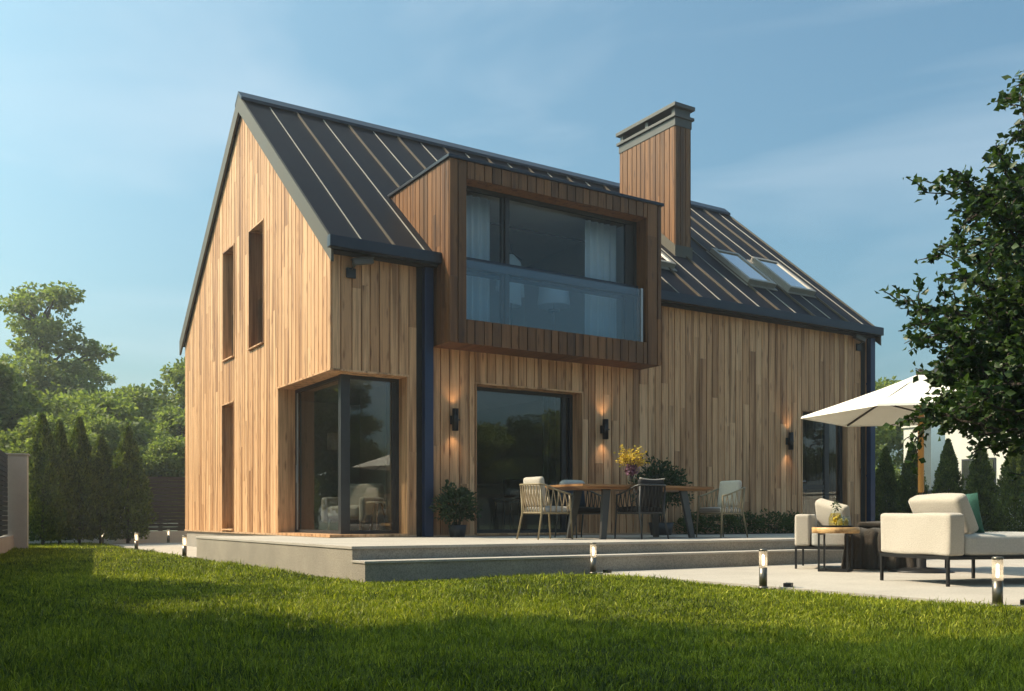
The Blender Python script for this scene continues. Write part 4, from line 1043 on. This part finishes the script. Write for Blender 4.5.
for (x, y, s), lb in zip(SB, names):
    t = empty('low_shrub', (x, y, .006), 0, lb, 'shrub', 'low shrubs along the wall foot')
    bush('foliage', (0, 0, .19), (s * 1.25, s, .21), 1100, .05, 'leaf_mid', t)
    mb = MB()
    for k in range(5): mb.tube([(0, 0, -.004), (math.cos(k * 1.3) * .12, math.sin(k * 1.3) * .12, .2)], [.008, .004], 5)
    mb.build('stem', 'bark', t)

# ------------------------------------------------------------------ lounge group on the patio
def lounge(loc, rz, length, dep, label, legs_at, group='boucle lounges on the patio'):
    """local x runs along the seat away from the arm, y from front (camera side) to back; origin at the arm's near corner"""
    t = empty('garden_lounge', loc, rz, label, 'sofa', group)
    mb = MB(); mb.bbox((0, 0, .245), (length, .035, .275), .004); mb.bbox((0, dep - .035, .245), (length, dep, .275), .004); mb.bbox((0, .036, .245), (.035, dep - .036, .275), .004); mb.bbox((length - .035, .036, .245), (length, dep - .036, .275), .004)
    mb.box((.036, .036, .258), (length - .036, dep - .036, .27)); mb.build('frame', 'black', t)
    for x in legs_at:
        for y in (.012, dep - .037):
            mb = MB(); mb.bbox((x, y, 0), (x + .026, y + .026, .245), .003); mb.build('leg', 'black', t)
    mb = MB(); mb.cushion((.185, dep - .0, .40), .032, .0, 16, Matrix.Translation((.0925, dep / 2, .475)), .004); mb.build('armrest', 'boucle', t)
    mb = MB(); mb.cushion((length - .19, dep, .20), .045, .015, 18, Matrix.Translation((.19 + (length - .19) / 2, dep / 2, .375)), .003); mb.build('seat_cushion', 'greyfab', t)
    return t
ZP = -.335
SOFA_RZ = R(-16)
sofa = lounge((7.955, 5.15, ZP), SOFA_RZ, 2.25, .97, 'near white boucle lounge with black legs, seen from its arm end', (.0, 1.12, 2.22))
def on(root_loc, rz, p): 
    m_ = Matrix.Translation(root_loc) @ Matrix.Rotation(rz, 4, 'Z'); return m_ @ Vector(p)
q = on((7.955, 5.15, ZP), SOFA_RZ, (.335, .47, .665))
c_ = empty('back_cushion', q, SOFA_RZ, 'large white boucle cushion leaning on the arm of the near lounge', 'cushion')
mb = MB(); mb.cushion((.40, .68, .15), .045, .01, 16, Matrix.Rotation(R(-24), 4, 'Y') @ Matrix.Rotation(R(90), 4, 'Y'), .004); mb.build('cover', 'boucle', c_)
q = on((7.955, 5.15, ZP), SOFA_RZ, (.60, .52, .64))
c_ = empty('green_pillow', q, SOFA_RZ + .1, 'dark green pillow on the near lounge, behind its white cushion', 'pillow')
mb = MB()
m_ = Matrix.Rotation(R(-15), 4, 'Y')
vs_, fs_ = [], []
for sg in (-1, 1):                                        # knife-edge pillow
    for i in range(13):
        for j in range(13):
            a, b = i / 6 - 1, j / 6 - 1
            e = max(0, (1 - a * a) * (1 - b * b)) ** .55; pin = 1 - .06 * (1 - a * a) * 0 - .05 * (abs(a) < 1) * (1 - a * a) * abs(b) ** 3 - .0
            vs_.append(m_ @ Vector((sg * .085 * e, a * .25 * (1 - .07 * (1 - b * b)), b * .24 * (1 - .07 * (1 - a * a)))))
    o_ = len(vs_) - 169
    for i in range(12):
        for j in range(12):
            q4 = (o_ + i * 13 + j, o_ + (i + 1) * 13 + j, o_ + (i + 1) * 13 + j + 1, o_ + i * 13 + j + 1); fs_.append(q4 if sg > 0 else q4[::-1])
mb.add(vs_, fs_, None, True); mb.build('cover', 'greenfab', c_)

L2 = (9.20, 8.02, ZP); L2R = R(-55)
lounge(L2, L2R, 1.75, .92, 'far boucle lounge with a dark throw, behind the round side table', (.0, 1.72))
q = on(L2, L2R, (.42, .50, .655))
c_ = empty('back_cushion', q, L2R + R(48), 'boucle cushion slumped against the arm of the far lounge', 'cushion')
mb = MB(); mb.cushion((.38, .48, .14), .05, .02, 14, Matrix.Rotation(R(-22), 4, 'Y') @ Matrix.Rotation(R(90), 4, 'Y') @ Matrix.Rotation(R(14), 4, 'Z'), .006); mb.build('cover', 'boucle', c_)
# throw draped over the far lounge's front edge, plus a folded end on top
th = empty('knitted_throw', on(L2, L2R, (.98, 0, 0)), L2R, 'dark brown knitted throw draped over the front of the far lounge', 'blanket')
path = [(.85, .492), (.6, .497), (.35, .497), (.12, .495), (.03, .488), (-.02, .46), (-.035, .40), (-.045, .30), (-.06, .18), (-.075, .08), (-.09, .015)]
mb = MB(); vs_, fs_ = [], []; nu = 46
for i in range(nu + 1):
    u = i / nu - .5
    for j, (y, z) in enumerate(path):
        f_ = max(0, j - 4) / 6
        fold = (math.sin(u * 34 + 1.1 * math.sin(u * 11)) * .028 + math.sin(u * 61 + .5) * .01) * (.25 + f_)
        vs_.append((u * (.74 + .10 * f_) + .01 * math.sin(j * 1.7 + u * 9), y - fold - .02 * f_ + .004, z + (fold * .3 + .01 * math.sin(u * 25 + j)) * (1 - f_) + (.03 * math.sin(u * 9 + 2) * f_ if j >= 9 else 0) * (j == 9)))
n2 = len(path)
for i in range(nu):
    for j in range(n2 - 1): fs_.append((i * n2 + j, (i + 1) * n2 + j, (i + 1) * n2 + j + 1, i * n2 + j + 1))
mb.add(vs_, fs_, None, True); o_ = mb.build('cloth', 'throw', th)
sm = o_.modifiers.new('thick', 'SOLIDIFY'); sm.thickness = .018; sm.offset = 0
mb = MB(); mb.cushion((.62, .42, .075), .034, .012, 12, Matrix.Translation((.06, .42, .545)), .008); mb.build('folded_end', 'throw', th)

st = empty('side_table', (9.22, 7.42, ZP), R(30), 'round wooden side table with black frame legs between the lounges', 'side table')
mb = MB(); mb.lathe([(.262, .45), (.27, .456), (.27, .515), (.262, .52)], 40); mb.build('tabletop', 'side_wood', st)
mb = MB(); mb.lathe([(.245, .5205), (.245, .526)], 40); mb.build('top_inlay', 'black', st)
for sy in (-1, 1):
    mb = MB()
    for sx in (-1, 1): mb.bbox((sx * .19 - .011, sy * .16 - .011, 0), (sx * .19 + .011, sy * .16 + .011, .45), .002)
    mb.bbox((-.178, sy * .16 - .011, .001), (.178, sy * .16 + .011, .022), .002); mb.bbox((-.178, sy * .16 - .011, .43), (.178, sy * .16 + .011, .449), .002)
    mb.build('leg_frame', 'black', st)
for sx in (-1, 1): mb = MB(); mb.bbox((sx * .19 - .011, -.148, .002), (sx * .19 + .011, .148, .022), .002); mb.build('floor_rail', 'black', st)
zt_ = ZP + .527
tr_ = empty('serving_tray', (9.24, 7.42, zt_), 0, 'black round tray under the pitcher on the side table', 'tray')
mb = MB(); mb.lathe([(.17, 0), (.19, .014), (.186, .014), (.168, .005), (.001, .005)], 30); mb.build('tray', 'black', tr_)
pt = empty('lemonade_pitcher', (9.20, 7.40, zt_ + .007), 0, 'glass pitcher of lemonade with lemon slices on the side table', 'pitcher')
mb = MB(); mb.lathe([(.075, 0), (.088, .02), (.085, .09), (.06, .17), (.04, .23), (.038, .26), (.048, .285)], 24, closed=False); mb.lathe([(.001, .002), (.076, .002)], 24, closed=False); mb.build('glass', 'clear', pt)
mb = MB(); mb.lathe([(.07, .006), (.082, .022), (.079, .088), (.058, .155), (.001, .155)], 24); mb.build('lemonade', 'drink', pt)
for k in range(9):
    m_ = Matrix.Translation((random.uniform(-.045, .045), random.uniform(-.045, .045), .03 + .012 * k)) @ Euler((random.uniform(0, 3), random.uniform(0, 3), 0)).to_matrix().to_4x4()
    mb = MB(); mb.lathe([(.001, -.003), (.027, -.003), (.027, .003), (.001, .003)], 12); mb.v = [tuple(m_ @ Vector(p)) for p in mb.v]; mb.build('lemon_slice', 'lemon', pt)
bush('mint', (0, 0, .24), (.045, .045, .05), 60, .03, 'leaf_pot', pt)
mb = MB(); mb.tube([(.05, 0, .255), (.10, 0, .24), (.12, 0, .17), (.10, 0, .09), (.084, 0, .07)], .008, 7); mb.build('handle', 'clear', pt)
def tumbler(x, y, lb):
    t = empty('drinking_glass', (x, y, zt_ + .007), 0, lb, 'glass', 'glasses on the side table')
    mb = MB(); mb.lathe([(.033, 0), (.037, .12), (.034, .12), (.031, .006), (.001, .006)], 18); mb.build('tumbler', 'clear', t)
    mb = MB(); mb.lathe([(.029, .008), (.032, .06), (.001, .06)], 18); mb.build('lemonade', 'drink', t)
    mb = MB(); mb.lathe([(.001, 0), (.022, 0), (.022, .005), (.001, .005)], 12); m_ = Matrix.Translation((.01, 0, .07)) @ Matrix.Rotation(1.1, 4, 'X'); mb.v = [tuple(m_ @ Vector(p)) for p in mb.v]; mb.build('lemon_slice', 'lemon', t)
tumbler(9.33, 7.36, 'short glass with a lemon slice right beside the pitcher'); tumbler(9.37, 7.46, 'short glass farthest right on the tray, behind the other glass')

# ------------------------------------------------------------------ umbrella
um = empty('garden_umbrella', (9.96, 6.80, ZP), R(-32.2), 'large cream garden umbrella with wooden pole standing behind the near lounge', 'umbrella')
mb = MB(); mb.lathe([(.36, 0), (.36, .012), (.30, .03), (.06, .055), (.055, .2), (.03, .2)], 32); mb.build('base', 'black', um)
mb = MB(); mb.lathe([(.02, .2), (.02, .98)], 14); mb.build('lower_pole', 'steel', um)
mb = MB(); mb.lathe([(.032, .93), (.034, .935), (.034, 2.25), (.03, 2.28)], 16); mb.build('pole', 'pole_wood', um)
RU, ZRM, ZAP = 1.34, 1.85, 2.33
A6 = [R(168 + 60 * k) for k in range(6)]
mb = MB(); vs_, fs_ = [(0, 0, ZAP)], []; nr, ns = 8, 6
for k in range(6):
    a0, a1 = A6[k], A6[(k + 1) % 6]
    base = len(vs_)
    for i in range(nr + 1):
        for j in range(ns + 1):
            t, u = i / nr, j / ns
            p0 = Vector((math.cos(a0), math.sin(a0), 0)) * RU; p1 = Vector((math.cos(a1), math.sin(a1), 0)) * RU
            p = p0.lerp(p1, u) * t; sag = .035 * math.sin(u * math.pi) * math.sin(t * math.pi * .9) ; z = ZAP + (ZRM - ZAP) * (t ** .93) - sag
            vs_.append((p.x, p.y, z))
    for i in range(nr):
        for j in range(ns): b = base + i * (ns + 1) + j; fs_.append((b, b + ns + 1, b + ns + 2, b + 1))
mb.add(vs_, fs_, None, True)
val = []                                                  # short valance at the rim
for k in range(6):
    a0, a1 = A6[k], A6[(k + 1) % 6]
    p0 = Vector((math.cos(a0), math.sin(a0), 0)) * RU; p1 = Vector((math.cos(a1), math.sin(a1), 0)) * RU
    mb.add([(p0.x, p0.y, ZRM), (p1.x, p1.y, ZRM), (p1.x * 1.012, p1.y * 1.012, ZRM - .025), (p0.x * 1.012, p0.y * 1.012, ZRM - .025)], [(3, 2, 1, 0)])
mb.build('canopy', 'cream', um)
M['cream_dbl'] = M['cream']
for a in A6:
    mb = MB(); mb.tube([(math.cos(a) * .06, math.sin(a) * .06, ZAP - .05), (math.cos(a) * RU * .99, math.sin(a) * RU * .99, ZRM - .012)], .013, 6); mb.build('rib', 'bark', um)
    mb = MB(); mb.tube([(math.cos(a) * .05, math.sin(a) * .05, 1.88), (math.cos(a) * RU * .5, math.sin(a) * RU * .5, (ZAP + ZRM) / 2 - .03)], .010, 6); mb.build('stretcher', 'bark', um)
mb = MB(); mb.lathe([(.06, 1.85), (.06, 1.91)], 16); mb.build('sliding_hub', 'bark', um)
mb = MB(); mb.lathe([(.055, ZAP - .08), (.055, ZAP), (.05, ZAP + .01), (.02, ZAP + .05)], 16); mb.build('hub', 'bark', um)

# ------------------------------------------------------------------ things behind the glass
ac = empty('lounge_chair', (6.12, 14.62, .03), R(215), 'cream upholstered armchair on wooden legs behind the corner window', 'armchair')
mb = MB(); mb.cushion((.62, .60, .2), .06, .02, 12, Matrix.Translation((.04, 0, .36))); mb.build('seat_cushion', 'boucle', ac)
mb = MB(); mb.cushion((.16, .74, .66), .07, .0, 12, Matrix.Translation((-.30, 0, .52)) @ Matrix.Rotation(R(-8), 4, 'Y')); mb.build('backrest', 'boucle', ac)
for sy in (-1, 1):
    mb = MB(); mb.cushion((.66, .13, .42), .06, 0, 12, Matrix.Translation((.02, sy * .36, .40))); mb.build('armrest', 'boucle', ac)
    for sx in (-1, 1): mb = MB(); mb.tube([(sx * .26, sy * .28, .24), (sx * .30, sy * .32, 0)], [.022, .012], 8); mb.build('leg', 'table_wood', ac)
it = empty('coffee_table', (6.28, 14.0, .03), 0, 'small round table on three wooden legs behind the corner window', 'side table')
mb = MB(); mb.lathe([(.19, .5), (.19, .53)], 28); mb.build('tabletop', 'beige', it)
for k in range(3): mb = MB(); mb.tube([(math.cos(k * 2.1) * .06, math.sin(k * 2.1) * .06, .5), (math.cos(k * 2.1) * .2, math.sin(k * 2.1) * .2, 0)], [.016, .011], 8); mb.build('leg', 'table_wood', it)
fl = empty('floor_lamp', (6.25, 15.6, .03), 0, 'floor lamp with drum shade behind the corner window', 'lamp')
mb = MB(); mb.lathe([(.2, 1.45), (.2, 1.75)], 28, closed=False); mb.build('lamp_shade', 'beige', fl)
mb = MB(); mb.lathe([(.14, 0), (.14, .02), (.012, .03), (.012, 1.5)], 16); mb.build('stand', 'black', fl)
kt = empty('kitchen_island', (8.9, 15.6, .03), 0, 'beige kitchen island behind the large terrace window', 'kitchen island')
mb = MB(); mb.bbox((-1.1, -.4, .86), (1.1, .4, .91), .005); mb.build('worktop', 'beige', kt)
mb = MB(); mb.box((-.5, -.3, 0), (.9, .3, .858)); mb.build('cabinet', 'beige', kt)
for x_, lb in ((8.2, 'dark bar chair at the left end of the kitchen island'), (9.3, 'dark bar chair at the middle of the kitchen island')):
    bc = empty('bar_chair', (x_, 14.9, .03), R(90), lb, 'bar chair', 'bar chairs at the kitchen island')
    mb = MB(); mb.cushion((.4, .42, .08), .03, 0, 8, Matrix.Translation((0, 0, .60))); mb.build('seat', 'blackfab', bc)
    mb = MB(); mb.cushion((.06, .42, .34), .025, 0, 8, Matrix.Translation((-.2, 0, .82))); mb.build('backrest', 'blackfab', bc)
    for sx in (-1, 1):
        for sy in (-1, 1): mb = MB(); mb.tube([(sx * .14, sy * .15, .57), (sx * .2, sy * .2, 0)], .012, 6); mb.build('leg', 'black', bc)
def curtain(x0, x1, y, z0, z1, label, mat='curtain', n=46):
    mb = MB(); vs_, fs_ = [], []
    for i in range(n * 2 + 1):
        u = i / (n * 2); ph = u * (x1 - x0) * 46
        for j in range(5):
            t = j / 4; vs_.append((x0 + (x1 - x0) * u, y + math.sin(ph + .5 * math.sin(ph * .37)) * (.03 + .015 * t), z1 + (z0 - z1) * t))
    for i in range(n * 2):
        for j in range(4): b = i * 5 + j; fs_.append((b, b + 1, b + 6, b + 5))
    mb.add(vs_, fs_, None, True); o = mb.build('curtain', mat); o.modifiers.new('thick', 'SOLIDIFY').thickness = .004
    return tag(o, label, 'curtain')
curtain(7.26, 8.0, 13.36, WZ0, WZ1, 'pale curtain at the left side of the dormer window')
curtain(9.95, 10.64, 13.36, WZ0, WZ1, 'pale curtain at the right side of the dormer window')
curtain(9.35, 9.6, 13.8, .04, 2.5, 'dark curtain at the right side of the terrace window', 'blackfab')
curtain(6.30, 6.38, 13.75, .04, 2.5, 'beige curtain at the right of the corner window', 'beige')
vs_ = empty('valet_stand', (8.78, 13.95, WZ0 - .03), 0, 'clothes stand holding a white shirt behind the dormer window', 'clothes stand')
mb = MB(); mb.lathe([(.18, 0), (.18, .02), (.014, .03), (.014, 1.75)], 14); mb.tube([(-.22, 0, 1.5), (0, 0, 1.6), (.22, 0, 1.5)], .012, 6); mb.build('stand', 'black', vs_)
sh = empty('white_shirt', (8.78, 13.95, WZ0 + .75), R(20), 'white shirt hanging on the clothes stand behind the dormer window', 'shirt')
mb = MB(); prof = [(0, .88, .06), (.04, .84, .10), (.08, .78, .22), (.08, .6, .24), (.085, .3, .23), (.09, 0, .25)]
V_, F_ = [], []
for i, (d, z, w_) in enumerate(prof):
    for k in range(16):
        a = k / 16 * 6.283; V_.append((math.cos(a) * w_ * (1 + .05 * math.sin(3 * a + i)), math.sin(a) * (.05 + d) * .9, z - .1))
for i in range(len(prof) - 1):
    for k in range(16): F_.append((i * 16 + k, i * 16 + (k + 1) % 16, (i + 1) * 16 + (k + 1) % 16, (i + 1) * 16 + k))
mb.add(V_, F_, None, True); mb.build('body', 'shirt', sh)
for sx in (-1, 1): mb = MB(); mb.tube([(sx * .19, 0, .68), (sx * .27, .01, .42), (sx * .33, .02, .10)], [.055, .06, .055], 10); mb.build('sleeve', 'shirt', sh)
tl = empty('table_lamp', (9.72, 14.0, WZ0 - .03), 0, 'floor lamp with wide pale shade behind the dormer window', 'lamp')
mb = MB(); mb.lathe([(.30, .78), (.26, 1.18)], 28, closed=False); mb.build('lamp_shade', 'curtain', tl)
mb = MB(); mb.lathe([(.16, 0), (.16, .02), (.014, .03), (.014, .9)], 16); mb.lathe([(.11, .68), (.11, .72)], 16); mb.build('stand', 'alu', tl)

# ------------------------------------------------------------------ hazy air
HAZE = 0.0018
m, nt, out = new_mat('haze_air')
pv = nt.nodes.new('ShaderNodeVolumePrincipled'); pv.inputs['Color'].default_value = (.93, .95, .97, 1); pv.inputs['Density'].default_value = HAZE; pv.inputs['Anisotropy'].default_value = .45
L(nt, pv.outputs[0], out.inputs['Volume']); M['haze'] = m
mb = MB(); mb.box((-112, -62, -1.5), (172, 192, 16)); hz = mb.build('haze', 'haze'); tag(hz, 'pale warm morning haze in the air over the garden', 'haze', kind='stuff')
